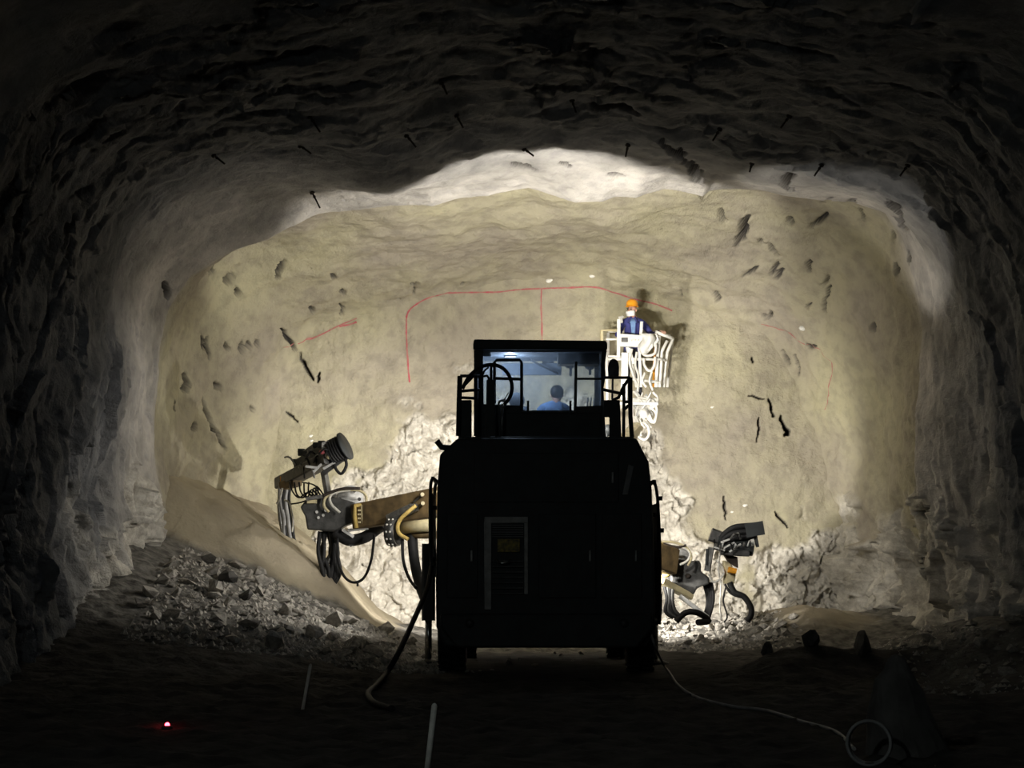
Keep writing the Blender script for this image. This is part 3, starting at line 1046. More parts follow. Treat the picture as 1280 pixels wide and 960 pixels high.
rail('top_rail', [[(754, 472), (788, 472)]], YD, 0.02, parent=rr)
rail('middle_rail', [[(754, 487), (781, 493)], [(778, 503), (788, 502)]], YD, 0.022, parent=rr)
rail('rail_brace', [[(786, 474), (779, 484), (773, 497), (766, 500)], [(788, 505), (780, 512)]], YD, 0.022, parent=rr)
MB().prism([(P(754, 500, YD).x, P(754, 500, YD).z), (P(775, 500, YD).x, P(775, 500, YD).z), (P(777, 545, YD).x, 3.1), (P(762, 545, YD).x, 3.1),
            (P(762, 521, YD).x, P(762, 521, YD).z), (P(757, 521, YD).x, P(757, 521, YD).z), (P(754, 521, YD).x, P(757, 521, YD).z)], YD, YD + 0.1).build('kick_plate', 'black', rr, 0.01)
# round-topped mirror on its stalk
mi = sub('mirror', rig, P(767, 470, 29.7))
a = P(767, 471, 29.7)
prof = [(-0.072, 0.0), (0.072, 0.0), (0.078, 0.12), (0.066, 0.19), (0.04, 0.235), (0, 0.25), (-0.04, 0.235), (-0.066, 0.19), (-0.078, 0.12)]
MB().prism([(a.x + x, a.z + z) for x, z in prof], 29.66, 29.76).build('mirror_shell', 'black', mi, 0.015)
MB().prism([(a.x + x * 0.85, a.z + 0.015 + z * 0.88) for x, z in prof], 29.65, 29.662).build('mirror_glass', 'darksteel', mi)
MB().cyl(P(766, 470, 29.7), P(765, 513, 29.7), 0.014, 8).bar(P(765, 512, 29.7), (1.25, 29.7, P(765, 512, 29.7).z), 0.03, 0.03).build('mirror_stalk', 'black', mi)

# ---- cab
YC0, YC1 = 29.3, 30.75
cab = sub('cab', rig, (0.4, 30.0, 3.1))


def X(px, y):
    return P(px, 480, y).x


def Z(py, y):
    return P(640, py, y).z


zr0, zr1 = Z(438, YC0), Z(425, YC0)
zs = Z(513, YC0)
xa, xb, xc, xd = X(592, YC0), X(604, YC0), X(751, YC0), X(759, YC0)
MB().prism([(xa - 0.005, zr1 - 0.06), (xa + 0.01, zr1), (xd - 0.02, zr1 - 0.02), (xd, zr1 - 0.06), (xd, zr0), (xa - 0.005, zr0)], YC0 - 0.12, YC1 + 0.12).build('cab_roof', 'black', cab, 0.02)
MB().prism([(xa, zr0), (xb, zr0), (xb + 0.01, 3.12), (xa + 0.02, 3.12)], YC0, YC0 + 0.10).build('cab_pillar', 'black', cab, 0.01)
MB().prism([(xc + 0.02, zr0), (xd, zr0), (xd - 0.03, Z(455, YC0)), (xd - 0.02, Z(470, YC0)), (xd - 0.05, Z(485, YC0)), (xd - 0.02, 3.12), (xc, 3.12), (xc, Z(456, YC0))], YC0, YC0 + 0.10).build('cab_pillar', 'black', cab, 0.01)
for x in (xa + 0.02, xd - 0.12):
    MB().box((x, YC1 - 0.09, 3.12), (x + 0.09, YC1, zr0)).build('cab_pillar', 'black', cab, 0.01)
MB().box((xb, YC0, 3.12), (xc, YC0 + 0.08, zs)).build('rear_panel', 'black', cab, 0.01)
MB().box((xa + 0.06, YC1 - 0.06, 3.12), (xd - 0.06, YC1, zs - 0.12)).build('front_panel', 'cabin', cab, 0.01)
for x in (xa + 0.02, xd - 0.08):
    MB().box((x, YC0 + 0.1, 3.12), (x + 0.05, YC1 - 0.09, zs - 0.05)).build('side_panel', 'cabin', cab, 0.01)
    MB().box((x + 0.015, YC0 + 0.1, zs - 0.05), (x + 0.03, YC1 - 0.09, zr0)).build('side_window', 'glass', cab)
MB().box((xa + 0.05, YC0 + 0.02, zr0 - 0.02), (xd - 0.05, YC1 - 0.02, zr0 - 0.001)).build('cab_ceiling', 'cabin', cab)
MB().box((xa + 0.05, YC0 + 0.02, 3.13), (xd - 0.05, YC1 - 0.02, 3.17)).build('cab_floor', 'black', cab)
MB().box((xb, YC0 + 0.04, zs), (xc, YC0 + 0.05, zr0)).build('rear_window', 'glass', cab, 0, 'bluish rear window')
MB().box((xa + 0.1, YC1 - 0.05, zs - 0.12), (xd - 0.1, YC1 - 0.04, zr0)).build('windscreen', 'glass', cab, 0, 'bluish windscreen')
# window bars: framed opening on the left, mullions on the right
yb = YC0 - 0.03
mb = MB()
mb.tube([P(652, 513, yb), P(652, 453, yb), P(649.5, 450, yb), P(621, 450, yb), P(618, 453, yb), P(618, 505, yb)], 0.022, 8)
mb.bar(P(618, 473, yb), P(652, 474, yb), 0.04, 0.04)
mb.build('window_guard', 'black', cab)
MB().bar(P(720, 452, yb), P(719, 514, yb), 0.04, 0.04).build('window_mullion', 'black', cab)
MB().bar(P(719, 473.5, yb), P(752, 473.5, yb), 0.03, 0.03).build('window_bar', 'black', cab)
MB().prism([(X(720, yb), Z(508, yb)), (X(752, yb), Z(507, yb)), (X(752, yb), Z(516, yb)), (X(720, yb), Z(516, yb))], yb, yb + 0.03).build('window_sill', 'black', cab)
MB().prism([(X(604, yb), Z(505, yb)), (X(652, yb), Z(507, yb)), (X(652, yb), Z(516, yb)), (X(604, yb), Z(516, yb))], yb, yb + 0.03).build('window_sill', 'black', cab)
MB().bar(P(652, 514.5, yb), P(720, 514.5, yb), 0.05, 0.03).build('window_ledge', 'darksteel', cab)
for px in (660, 713):
    MB().bar(P(px, 501, yb - 0.05), P(px, 517, yb - 0.05), 0.03, 0.035).build('guard_stud', 'black', cab)
# box under the roof at the right, small block at the left, visor band across the screen
MB().box((X(697, YC0 + .3), YC0 + 0.2, Z(456, YC0 + .3)), (xc - 0.01, YC0 + 0.55, zr0 - 0.02)).build('roof_console', 'black', cab, 0.015)
MB().box((xb, YC0 + 0.06, Z(445, YC0)), (X(614, YC0), YC0 + 0.2, zr0)).build('roof_block', 'black', cab, 0.01)
MB().box((X(628, YC1 - .12), YC1 - 0.10, Z(469, YC1 - .1)), (X(702, YC1 - .12), YC1 - 0.075, Z(454, YC1 - .1))).build('sun_visor', 'cabin', cab, 0.01)
MB().tube([P(648, 439, YC1 - .3), P(672, 455, YC1 - .3), P(698, 467, YC1 - .3)], 0.014, 8).build('wiper_arm', 'black', cab)
# ceiling lamp, switched on
cl = sub('cab_lamp', cab, P(638, 441, YC0 + .55))
a = P(638, 440.5, YC0 + .55)
MB().lathe((a.x, a.y, zr0 - 0.02), (0, 0, -1), [(0, 0.09), (0.02, 0.09), (0.02, 0.07)], 16).build('lamp_rim', 'grey', cl)
MB().ball((a.x, a.y, a.z), 0.045, 12, (1.5, 1.3, 0.7)).build('lamp_bulb', 'cablens', cl)
pl = bpy.data.lights.new('cab_light', 'POINT')
pl.energy, pl.color, pl.shadow_soft_size = LAMP['cab'], (0.75, 0.87, 1.0), 0.06
po = bpy.data.objects.new('cab_light', pl)
C.objects.link(po)
place(po, (a.x, a.y, a.z - 0.09), cl)
# seats and controls inside
for px, w in ((646, 0.34), (690, 0.42)):
    s = P(px, 500, YC0 + .75)
    st = sub('seat', cab, (s.x, YC0 + .75, 3.2))
    MB().box((s.x - w / 2, YC0 + .72, 3.17), (s.x + w / 2, YC0 + 1.1, 3.30)).build('seat_cushion', 'seat', st, 0.04)
    if px < 660:
        MB().box((s.x - w / 2, YC0 + .64, 3.25), (s.x + w / 2, YC0 + .74, 3.62)).build('seat_back', 'seat', st, 0.04)
        MB().ball((s.x, YC0 + .69, 3.70), 0.13, 14, (0.85, 0.5, 0.9)).build('headrest', 'seat', st)
    else:
        MB().box((s.x - w / 2, YC0 + .62, 3.25), (s.x + w / 2, YC0 + .70, 3.46)).build('seat_back', 'seat', st, 0.03)
MB().box((X(655, 30.5), YC0 + 1.22, 3.2), (X(735, 30.5), YC0 + 1.36, 3.52)).build('control_desk', 'cabin', cab, 0.03)
mb = MB()
for px in (734, 738, 742):
    mb.cyl(P(px, 508, YC0 + 1.2), P(px + 1, 497, YC0 + 1.2), 0.012, 6)
mb.build('control_lever', 'palegrey', cab)
# hose looped over the left rail, post and valve in front of the cab window
yh = YC0 - 0.35
MB().tube([P(x, y, yh) for x, y in ((578, 486), (587, 470), (601, 459), (615, 456), (628, 460), (637, 471), (640, 485), (637, 497), (630, 506))], 0.026, 10, curve=6).build('looped_hose', 'rubber', rig, 0, 'black hose bent in a hoop over the left rail')
MB().tube([P(603, 470, yh + .1), P(606, 463, yh + .1), P(611, 459, yh + .1)], 0.014, 6, curve=4).tube([P(614, 512, yh + .1), P(614, 457, yh + .1)], 0.02, 8).tube([P(603, 471, yh + .1), P(609, 470, yh + .1), P(612, 476, yh + .1)], 0.018, 6, curve=4).build('hose_guide', 'black', rig)
MB().prism([(P(608, 470, yh).x, P(608, 474, yh).z), (P(618, 470, yh).x, P(618, 474, yh).z), (P(620, 515, yh).x, 3.13), (P(607, 515, yh).x, 3.13)], yh + .05, yh + .2).build('hose_post', 'black', rig, 0.01)
a = P(627.5, 505, yh + .1)
v = MB()
v.lathe((a.x, a.y - .03, a.z), (0, 1, 0), [(0, 0.03), (-0.01, 0.045), (0, 0.06), (0.02, 0.06), (0.03, 0.045), (0.02, 0.03), (0, 0.03)], 18)
v.cyl((a.x, a.y, a.z), (a.x, a.y, 3.1), 0.02, 8).cyl((a.x + .02, a.y, a.z + .04), P(635.5, 491, yh + .1), 0.008, 6).cyl((a.x, a.y, a.z + .05), P(632, 499, yh + .1), 0.014, 6)
v.build('valve', 'steel', rig)

# ---- work lamps (some unseen, added to brighten single areas); each lamp is a part with its own light
def work_lamp(loc, target, watts, angle, blend, col=(1.0, 0.95, 0.86), r=0.09, size=0.06):
    d = (Vector(target) - Vector(loc)).normalized()
    w = sub('work_lamp', rig, loc)
    p = Vector(loc) - d * 0.10
    MB().lathe(p, d, [(-0.08, 0.0), (-0.08, r * 0.6), (0, r), (0.05, r), (0.05, r * 0.9)], 16).build('lamp_housing', 'black', w)
    MB().lathe(p + d * 0.045, d, [(0, r * 0.9), (0.005, 0.0)], 16).build('lamp_lens', 'lens', w)
    b = Vector((p.x, p.y, p.z)) - d * 0.06
    MB().cyl(b, b + Vector((0, 0, -0.16)), 0.02, 8).build('lamp_bracket', 'black', w)
    spot('lamp_beam', loc, target, watts, angle, blend, w, col, size)


for x in (0.52, 1.12):
    work_lamp((x, 31.0, 4.30), (x + 0.1, 38.9, 4.28 + ROOF_TILT), LAMP['roof'], ROOF_ANG, 0.75)
work_lamp((0.82, 31.0, 4.36), (0.15, 35.0, 6.85), LAMP['band'], 90, 0.3)  # added lamp, hidden by the rig, only to brighten the roof band
work_lamp((-0.90, 32.2, 2.78), (-2.3, 35.2, 2.25), 170.0, 54, 0.6, r=0.06)  # small unseen lamp added to brighten the left boom and its straps
work_lamp((-0.62, 34.65, 1.45), (-2.2, 38.9, 1.8), LAMP['low'], 88, 0.5)
work_lamp((1.55, 34.65, 1.45), (3.0, 38.9, 1.8), LAMP['low'], 120, 0.6)
work_lamp((-0.92, 31.9, 2.55), (-6.0, 33.2, 1.1), LAMP['side'], 100, 0.55)
work_lamp((1.78, 31.9, 2.85), (6.0, 33.0, 7.6), LAMP['ring'], 46, 0.4)  # extra unseen lamp, added to lighten the upper right ring
work_lamp((-0.85, 31.9, 2.85), (-5.0, 33.6, 7.0), LAMP['ring'] * 0.12, 70, 0.7)  # its dim counterpart, likewise added, for the upper left ring
work_lamp((0.1, 34.45, 2.25), (-5.2, 36.2, 2.85), LAMP['boom'], 52, 0.5)
work_lamp((1.70, 32.3, 2.40), (4.3, 38.4, 1.9), LAMP['boom'], 54, 0.6)
work_lamp((1.45, 32.6, 3.45), (2.15, 37.3, 4.9), LAMP['basket'], 40, 0.5)

# ---- left boom, reaching out to the left and forward
lb = sub('left_boom', rig, (-0.8, 34.2, 2.1))
YB0, YB1 = 34.3, 35.3
A, B = P(560, 626, YB0), P(446, 646, YB1)
MB().bar(A, B, 0.30, 0.47, 0.28, 0.40, ch=0.06).build('boom_beam', 'brown', lb)
MB().bar(P(560, 612, YB0 - .17), P(449, 633, YB1 - .16), 0.03, 0.03).build('beam_edge', 'cream', lb)
MB().bar(P(560, 642, YB0 - .17), P(480, 652, 34.9), 0.05, 0.03).build('beam_edge', 'steel', lb)
# end frame of bright yellow straps with rivets between
yf = YB1 - 0.2
MB().tube([P(462, 630, yf), P(444, 632, yf), P(443.5, 645, yf), P(445.5, 660, yf)], 0.034, 8).build('end_strap', 'strap', lb)
MB().tube([P(452.5, 631, yf - .02), P(453.5, 655, yf - .02)], 0.022, 8).build('end_strap', 'cream', lb)
for k in range(4):
    for j in range(2):
        MB().ball(P(448 + 2 * j, 638 + 5 * k, yf - .02), 0.018, 8).build('rivet', 'cream', lb)
for px, py in ((528, 618), (528.5, 629)):
    MB().cyl(P(px, py, 34.33), P(px, py, 34.05), 0.032, 10).build('grease_stud', 'cream', lb)
    MB().bar(P(px - 1, py + 1, 34.2), P(px - 11, py + 10, 34.3), 0.02, 0.025).build('grease_line', 'darksteel', lb)
# lift cylinder below, with perforated collar and yellow strap
MB().cyl(P(545, 656, 34.0), P(500, 660, 34.45), 0.10, 18).build('lift_cylinder', 'cream', lb)
MB().cyl(P(545, 668, 34.1), P(505, 668, 34.5), 0.07, 14).build('lift_cylinder', 'brown', lb)
pc = P(494, 665, 34.5)
mb = MB()
mb.lathe(pc + Vector((-0.10, 0, 0)), (1, -0.35, 0), [(0, 0.20), (0, 0.225), (0.16, 0.225), (0.16, 0.20), (0, 0.20)], 26)
mb.build('cylinder_collar', 'darksteel', lb)
ax = Vector((1, -0.35, 0)).normalized()
s_ = ax.cross(Vector((0, 0, 1))).normalized()
for k in range(12):
    t = 2 * math.pi * k / 12
    for j in (0.045, 0.11):
        c = pc + Vector((-0.10, 0, 0)) + ax * j + (s_ * math.cos(t) + Vector((0, 0, 1)) * math.sin(t)) * 0.226
        MB().ball(c, 0.02, 6).build('collar_hole', 'whitehose', lb)
MB().tube([P(520, 632, 34.2), P(509, 641, 34.2), P(500, 650, 34.25), P(497, 660, 34.25), P(500, 668, 34.25), P(510, 674, 34.2)], 0.032, 10, curve=5).build('cylinder_strap', 'strap', lb)
MB().bar(P(518, 634, 34.3), P(488, 648, 34.6), 0.20, 0.12).build('strap_plate', 'steel', lb)
# boom head: dark gearbox with plates
hd = sub('boom_head', lb, P(408, 645, 35.6))
h0 = [P(x, y, 35.35) for x, y in ((375, 634), (384, 622), (410, 619), (444, 628), (446, 652), (432, 657), (418, 665), (384, 662), (381, 645))]
MB().prism([(p.x, p.z) for p in h0], 35.35, 35.85).build('head_casing', 'darksteel', hd, 0.03)
MB().bar(P(383, 624, 35.3), P(420, 618, 35.3), 0.2, 0.06).build('head_cap', 'steel', hd)
MB().bar(P(384, 627, 35.27), P(396, 627, 35.27), 0.05, 0.06).build('head_label', 'cream', hd)
for px, py in ((396, 640), (404, 644), (398, 647), (407, 638)):
    MB().cyl(P(px, py, 35.36), P(px, py, 35.31), 0.025, 8).build('head_bolt', 'palegrey', hd)
MB().lathe(P(437, 624, 35.6), (0.2, -1, 0.1), [(-0.1, 0), (-0.1, 0.22), (0.1, 0.22), (0.1, 0.13), (0.14, 0.12), (0.14, 0.0)], 22).build('rotation_gear', 'palegrey', hd)
for k in range(6):
    t = 2 * math.pi * k / 6
    c = P(437, 624, 35.45)
    MB().cyl((c.x + .16 * math.cos(t), c.y, c.z + .16 * math.sin(t)), (c.x + .16 * math.cos(t), c.y - .04, c.z + .16 * math.sin(t)), 0.03, 8).build('gear_bolt', 'darksteel', hd)
# pale hoses arching over the head
for pts, m, r in (([(411, 640), (405, 632), (407, 622), (416, 616), (430, 613), (448, 613), (457, 619), (458, 630)], 'cream', 0.022),
                  ([(425, 641), (414, 630), (413, 620), (422, 615), (438, 613)], 'whitehose', 0.022),
                  ([(404, 620), (425, 612), (450, 611)], 'rust', 0.03)):
    MB().tube([P(x, y, 35.2) for x, y in pts], r, 8, curve=6).build('arched_hose', m, hd)
# under-slung cradle
MB().tube([P(418, 664, 35.5), P(435, 675, 35.5), P(455, 672, 35.5), P(470, 662, 35.5), P(482, 654, 35.3)], 0.10, 10, curve=5).build('hose_cradle', 'rubber', lb)
MB().bar(P(428, 662, 35.3), P(442, 671, 35.3), 0.03, 0.05).bar(P(435, 663, 35.3), P(460, 660, 35.3), 0.10, 0.05).build('cradle_plate', 'palegrey', lb)
MB().bar(P(437, 682, 35.45), P(450, 674, 35.45), 0.03, 0.06).build('cradle_hook', 'black', lb)
# hanging hose bundle, loop and thick hose to the ground
for k, (dx, w, m) in enumerate(((0, 0, 'rubber'), (4, 3, 'rubber'), (8, -3, 'rubber'), (13, 4, 'darksteel'), (17, -2, 'rubber'), (10, 6, 'rubber'))):
    MB().tube([P(400 + dx, 664, 35.5 + .04 * k), P(398 + dx + w, 690, 35.5 + .05 * k), P(403 + dx * .6 - w, 712, 35.45 + .04 * k), P(408 + dx * .4, 733, 35.5), P(414 + dx * .5 + w, 716, 35.55), P(417 + dx * .3, 690, 35.6), P(415 + dx * .2, 664, 35.6)], 0.035, 8, curve=6).build('hanging_hose', m, lb)
MB().tube([P(422, 672, 35.4), P(423, 700, 35.4), P(430, 720, 35.4), P(442, 728, 35.4), P(455, 722, 35.4), P(464, 700, 35.4), P(468, 668, 35.3)], 0.022, 8, curve=8).build('hanging_loop', 'rubber', lb)
MB().cyl(P(447, 726, 35.4), P(447, 733, 35.4), 0.02, 6).build('loop_clip', 'black', lb)
MB().tube([P(503, 674, 34.3), P(504, 700, 34.2), P(511, 722, 34.0), P(520, 735, 33.6)], 0.025, 8, curve=6).build('feed_hose', 'rubber', lb)
MB().tube([P(515, 668, 34.4), P(518, 700, 34.3), P(524, 728, 34.1), P(533, 752, 33.6)], 0.085, 10, curve=6).build('supply_hose', 'rubber', lb, 0, 'thick black hose')
# rock drill and feed seen from its rear end
fd = sub('rock_drill', lb, P(395, 580, 35.5))
f0, f1 = P(414, 572, 35.0), P(352, 604, 37.2)
MB().bar(f0, f1, 0.26, 0.20, ch=0.1).build('feed_beam', 'darksteel', fd)
MB().bar(f0 + Vector((0.02, 0, 0.17)), f0.lerp(f1, 0.62) + Vector((0, 0, 0.14)), 0.22, 0.2).build('drill_body', 'black', fd)
MB().bar(f0.lerp(f1, 0.25) + Vector((0, 0, 0.30)), f0.lerp(f1, 0.5) + Vector((0, 0, 0.27)), 0.15, 0.12).build('drill_valve', 'darksteel', fd)
MB().prism([(p.x, p.z) for p in (P(402, 553, 34.95), P(411, 551, 34.95), P(414, 558, 34.95), P(409, 566, 34.95), P(402, 562, 34.95))], 34.93, 35.05).build('rear_plate', 'palegrey', fd, 0.01, 'pale grey end plate')
MB().ball(P(403, 565, 34.92), 0.05, 8, (1.2, .7, .8)).build('pink_fitting', 'red', fd)
MB().ball(P(411, 571, 34.9), 0.045, 8).build('brass_fitting', 'cream', fd)
for (a0, a1) in (((382, 583), (398, 585)), ((404, 586), (422, 576)), ((392, 590), (402, 580))):
    MB().bar(P(*a0, 34.95), P(*a1, 34.95), 0.05, 0.04).build('drill_link', 'palegrey', fd)
# hose drum at the rear
dc, dax = P(423, 562, 35.0), Vector((0.86, -0.25, 0.42)).normalized()
MB().lathe(dc - dax * 0.14, dax, [(0, 0.0), (0, 0.20), (0.02, 0.20), (0.03, 0.17), (0.24, 0.18), (0.25, 0.24), (0.28, 0.24), (0.28, 0.0)], 26).build('hose_drum', 'black', fd)
for k in range(4):
    e = dc - dax * (0.09 - 0.045 * k)
    sx = dax.cross(Vector((0, 0, 1))).normalized()
    uz = sx.cross(dax)
    MB().tube([e + sx * math.cos(t) * 0.195 + uz * math.sin(t) * 0.195 for t in np.linspace(0, 2 * math.pi, 25)[:-1]], 0.022, 8, closed=True).build('drum_hose', 'rubber', fd)
MB().tube([P(431, 571, 34.9), P(433, 582, 34.9), P(427, 592, 34.9), P(421, 588, 34.9), P(418, 581, 34.9)], 0.025, 8, curve=5).build('drum_loop', 'rubber', fd)
MB().bar(P(404, 592, 35.0), P(427, 575, 34.95), 0.07, 0.07).build('drum_arm', 'darksteel', fd)
MB().bar(P(405, 590, 35.2), P(410, 617, 35.3), 0.10, 0.10).build('drill_strut', 'steel', fd)
# tail end of the feed: orange plate, wiring, drooping hoses
MB().bar(P(354, 599, 36.9), P(370, 596, 36.5), 0.12, 0.13).build('feed_plate', 'amber', fd)
MB().bar(P(354, 607, 36.9), P(372, 602, 36.4), 0.16, 0.16).build('feed_bracket', 'brown', fd)
for k in range(5):
    MB().tube([P(362 + 6 * k, 603, 36.2), P(366 + 5 * k, 615 + 3 * (k % 2), 36.0), P(374 + 5 * k, 622, 35.9), P(384 + 3 * k, 616 - 2 * k, 35.8), P(392 + 4 * k, 624, 35.6)], 0.014, 6, curve=5).build('loose_wire', 'rubber', fd)
MB().tube([P(378, 603, 36.2), P(392, 606, 36.0), P(398, 614, 35.8), P(390, 622, 35.7), P(376, 628, 35.9), P(364, 630, 36.2)], 0.013, 6, curve=5).build('loose_wire', 'rubber', fd)
for k, (x0, m, r) in enumerate(((352, 'steel', 0.03), (355, 'rubber', 0.035), (358, 'grey', 0.04), (361, 'rubber', 0.03), (349, 'grey', 0.04))):
    MB().tube([P(x0 + 2, 604, 36.9), P(x0 - 3 + k, 625, 36.8), P(x0 - 2 + 2 * k, 648, 36.7), P(x0 + 3 + k, 672, 36.7), P(x0 + 10 + k, 695, 36.6), P(371, 714 - 2 * k, 36.6)], r, 8, curve=6).build('trailing_hose', m, fd)
MB().tube([P(356, 625, 36.5), P(362, 630, 36.4), P(366, 650, 36.4), P(365, 665, 36.4)], 0.016, 6, curve=5).tube([P(353, 610, 36.5), P(350, 622, 36.5), P(346, 630, 36.5)], 0.02, 6, curve=5).build('trailing_hose', 'whitehose', fd)

# ---- right boom, low
rb = sub('right_boom', rig, (1.9, 34.4, 1.6))
yq = 35.2
MB().bar((1.55, 34.2, 1.75), P(838, 702, 35.2), 0.34, 0.42, ch=0.06).build('boom_beam', 'brown', rb)
MB().tube([P(826, 677, yq), P(838, 690, yq), P(840, 694, yq), P(838, 716, yq), P(835, 719, yq), P(826, 720, yq)], 0.032, 8).build('end_strap', 'strap', rb)
MB().tube([P(834, 692, yq - .02), P(834, 716, yq - .02)], 0.02, 8).build('end_strap', 'brown', rb)
MB().bar(P(826, 726, yq), P(862, 746, yq + .3), 0.2, 0.10).build('lower_beam', 'cream', rb)
h1 = [P(x, y, 35.4) for x, y in ((838, 700), (846, 698), (864, 702), (874, 700), (877, 706), (876, 714), (887, 722), (887, 730), (872, 735), (867, 744), (855, 742), (838, 728))]
hr = sub('boom_head', rb, P(860, 720, 35.5))
MB().prism([(p.x, p.z) for p in h1], 35.4, 35.9).build('head_casing', 'darksteel', hr, 0.03)
MB().ball(P(860, 720, 35.38), 0.05, 10, (1, .5, .8)).build('head_boss', 'rust', hr)
MB().lathe(P(851, 696, 35.6), (-0.1, -1, 0.1), [(-0.1, 0), (-0.1, 0.17), (0.08, 0.17), (0.08, 0.09), (0.12, 0.08), (0.12, 0.0)], 20).build('rotation_gear', 'palegrey', hr)
for pts, m, r in (([(826, 677), (842, 678), (856, 683), (862, 690), (864, 698), (860, 707)], 'cream', 0.02), ([(850, 683), (862, 690), (860, 700), (850, 706)], 'whitehose', 0.02), ([(829, 680), (845, 684), (858, 682)], 'rust', 0.025)):
    MB().tube([P(x, y, 35.1) for x, y in pts], r, 8, curve=6).build('arched_hose', m, hr)
# drill of the right boom: hose drum at the rear, body, bracket
fr = sub('rock_drill', rb, P(920, 680, 35.6))
for k, (dy, dz) in enumerate(((0, 0), (3.5, 0.05), (7, 0.0), (2, 0.14), (6, 0.16), (10, 0.08), (13, 0.02))):
    MB().tube([P(899, 676 + dy * .7, 35.35 + dz), P(906, 667 + dy * .8, 35.3 + dz), P(917, 659.5 + dy, 35.25 + dz), P(930, 657.5 + dy, 35.25 + dz), P(944, 656.5 + dy, 35.25 + dz)], 0.047, 10, curve=5).build('drum_hose', 'rubber', fr)
MB().cyl(P(905, 676, 35.5), P(943, 664, 35.5), 0.15, 18).build('hose_drum', 'black', fr)
MB().bar(P(942, 653, 35.2), P(945, 670, 35.2), 0.3, 0.03).build('drum_flange', 'black', fr)
MB().bar(P(944, 668, 35.3), P(947, 684, 35.3), 0.05, 0.08).build('drum_bracket', 'black', fr)
MB().bar(P(940, 674, 35.25), P(942, 682, 35.25), 0.03, 0.06).build('drum_label', 'white', fr)
MB().bar(P(895, 678, 35.4), P(940, 686, 35.5), 0.25, 0.24).build('drill_body', 'black', fr)
MB().bar(P(900, 690, 35.4), P(936, 692, 35.4), 0.2, 0.10).build('feed_beam', 'darksteel', fr)
MB().bar(P(888, 668, 35.4), P(904, 674, 35.4), 0.2, 0.22).build('drill_cap', 'darksteel', fr)
for (a0, a1) in (((901, 678), (912, 674)), ((903, 686), (918, 678)), ((912, 690), (926, 680)), ((893, 684), (906, 688))):
    MB().bar(P(*a0, 35.2), P(*a1, 35.2), 0.03, 0.03).build('drill_link', 'palegrey', fr)
MB().bar(P(889, 684, 35.4), P(884, 714, 35.4), 0.10, 0.10).build('drill_strut', 'steel', fr)
MB().bar(P(884, 686, 35.35), P(883, 706, 35.35), 0.04, 0.05).build('drill_strut', 'black', fr)
MB().prism([(p.x, p.z) for p in (P(904, 692, 35.5), P(922, 696, 35.5), P(923, 710, 35.5), P(912, 704, 35.5))], 35.5, 35.7).build('feed_plate', 'rust', fr, 0.01)
MB().bar(P(910, 712, 35.5), P(920, 714, 35.5), 0.2, 0.09).build('feed_plate', 'amber', fr)
MB().prism([(p.x, p.z) for p in (P(904, 700, 35.55), P(914, 704, 35.55), P(920, 718, 35.55), P(918, 730, 35.55), P(905, 730, 35.55))], 35.55, 35.75).build('feed_bracket', 'cream', fr, 0.02)
for pts, m, r in (([(900, 694), (898, 712), (901, 730), (900, 760), (902, 776)], 'whitehose', 0.014), ([(896, 700), (905, 716), (893, 728), (886, 718)], 'whitehose', 0.018),
                  ([(912, 728), (918, 740), (930, 746), (938, 758), (939, 768), (934, 777)], 'rubber', 0.05), ([(906, 730), (914, 742), (928, 747)], 'rubber', 0.02),
                  ([(908, 732), (904, 750), (909, 770), (905, 778)], 'rubber', 0.014)):
    MB().tube([P(x, y, 35.5) for x, y in pts], r, 8, curve=6).build('feed_hose', m, fr)
for k in range(4):
    MB().tube([P(880 + 3 * k, 728, 35.55), P(884 + 2.5 * k, 745, 35.55), P(884 + 2 * k, 758, 35.5), P(880 + 2 * k, 772, 35.4)], 0.03, 8, curve=5).build('hanging_hose', 'rubber', rb)
for k in range(4):
    MB().tube([P(830 + 4 * k, 730, 35.3), P(834 + 2 * k, 748, 35.2), P(832 + 4 * k, 764, 35.2), P(842 + 4 * k, 772, 35.2)], 0.035, 8, curve=5).build('hanging_hose', 'darksteel' if k % 2 else 'rubber', rb)
MB().bar(P(850, 745, 35.3), P(885, 772, 35.4), 0.05, 0.07).build('drag_link', 'palegrey', rb)
MB().tube([P(845, 777, 35.1), P(857, 766, 35.1), P(872, 766, 35.1), P(886, 776, 35.2), P(872, 778, 35.0)], 0.05, 8, curve=5).build('ground_hose', 'rubber', rb)

rq = random.Random(3)
for k in range(9):
    a = P(894 + 5 * k + rq.uniform(-2, 2), 676 + rq.uniform(-3, 8), 35.15)
    b_ = a + Vector((rq.uniform(-.1, .12), rq.uniform(-.05, .05), rq.uniform(-.12, .1)))
    MB().tube([a, a.lerp(b_, .5) + Vector((0, -.06, .05)), b_], 0.014, 6, curve=4).build('drill_hose', rq.choice(['rubber', 'palegrey', 'rubber', 'steel']), fr)
for k in range(16):
    f = rq.uniform(0.0, 0.75)
    a = f0.lerp(f1, f) + Vector((rq.uniform(-.1, .1), -0.16, rq.uniform(-.12, .22)))
    b_ = a + Vector((rq.uniform(-.22, .16), rq.uniform(-.06, .03), rq.uniform(-.2, .14)))
    MB().tube([a, a.lerp(b_, .5) + Vector((0, -.07, .06)), b_], 0.016, 6, curve=4).build('drill_hose', rq.choice(['rubber', 'palegrey', 'rubber', 'steel', 'grey']), fd)
for k in range(7):
    f = 0.06 + 0.1 * k
    c_ = f0.lerp(f1, f) + Vector((0, -.12, 0.22 + 0.05 * (k % 3)))
    MB().box((c_.x - .07, c_.y - .05, c_.z - .05), (c_.x + .05, c_.y + .08, c_.z + 0.04 + .03 * (k % 2))).build('drill_block', rq.choice(['darksteel', 'black', 'grey']), fd, 0.01)

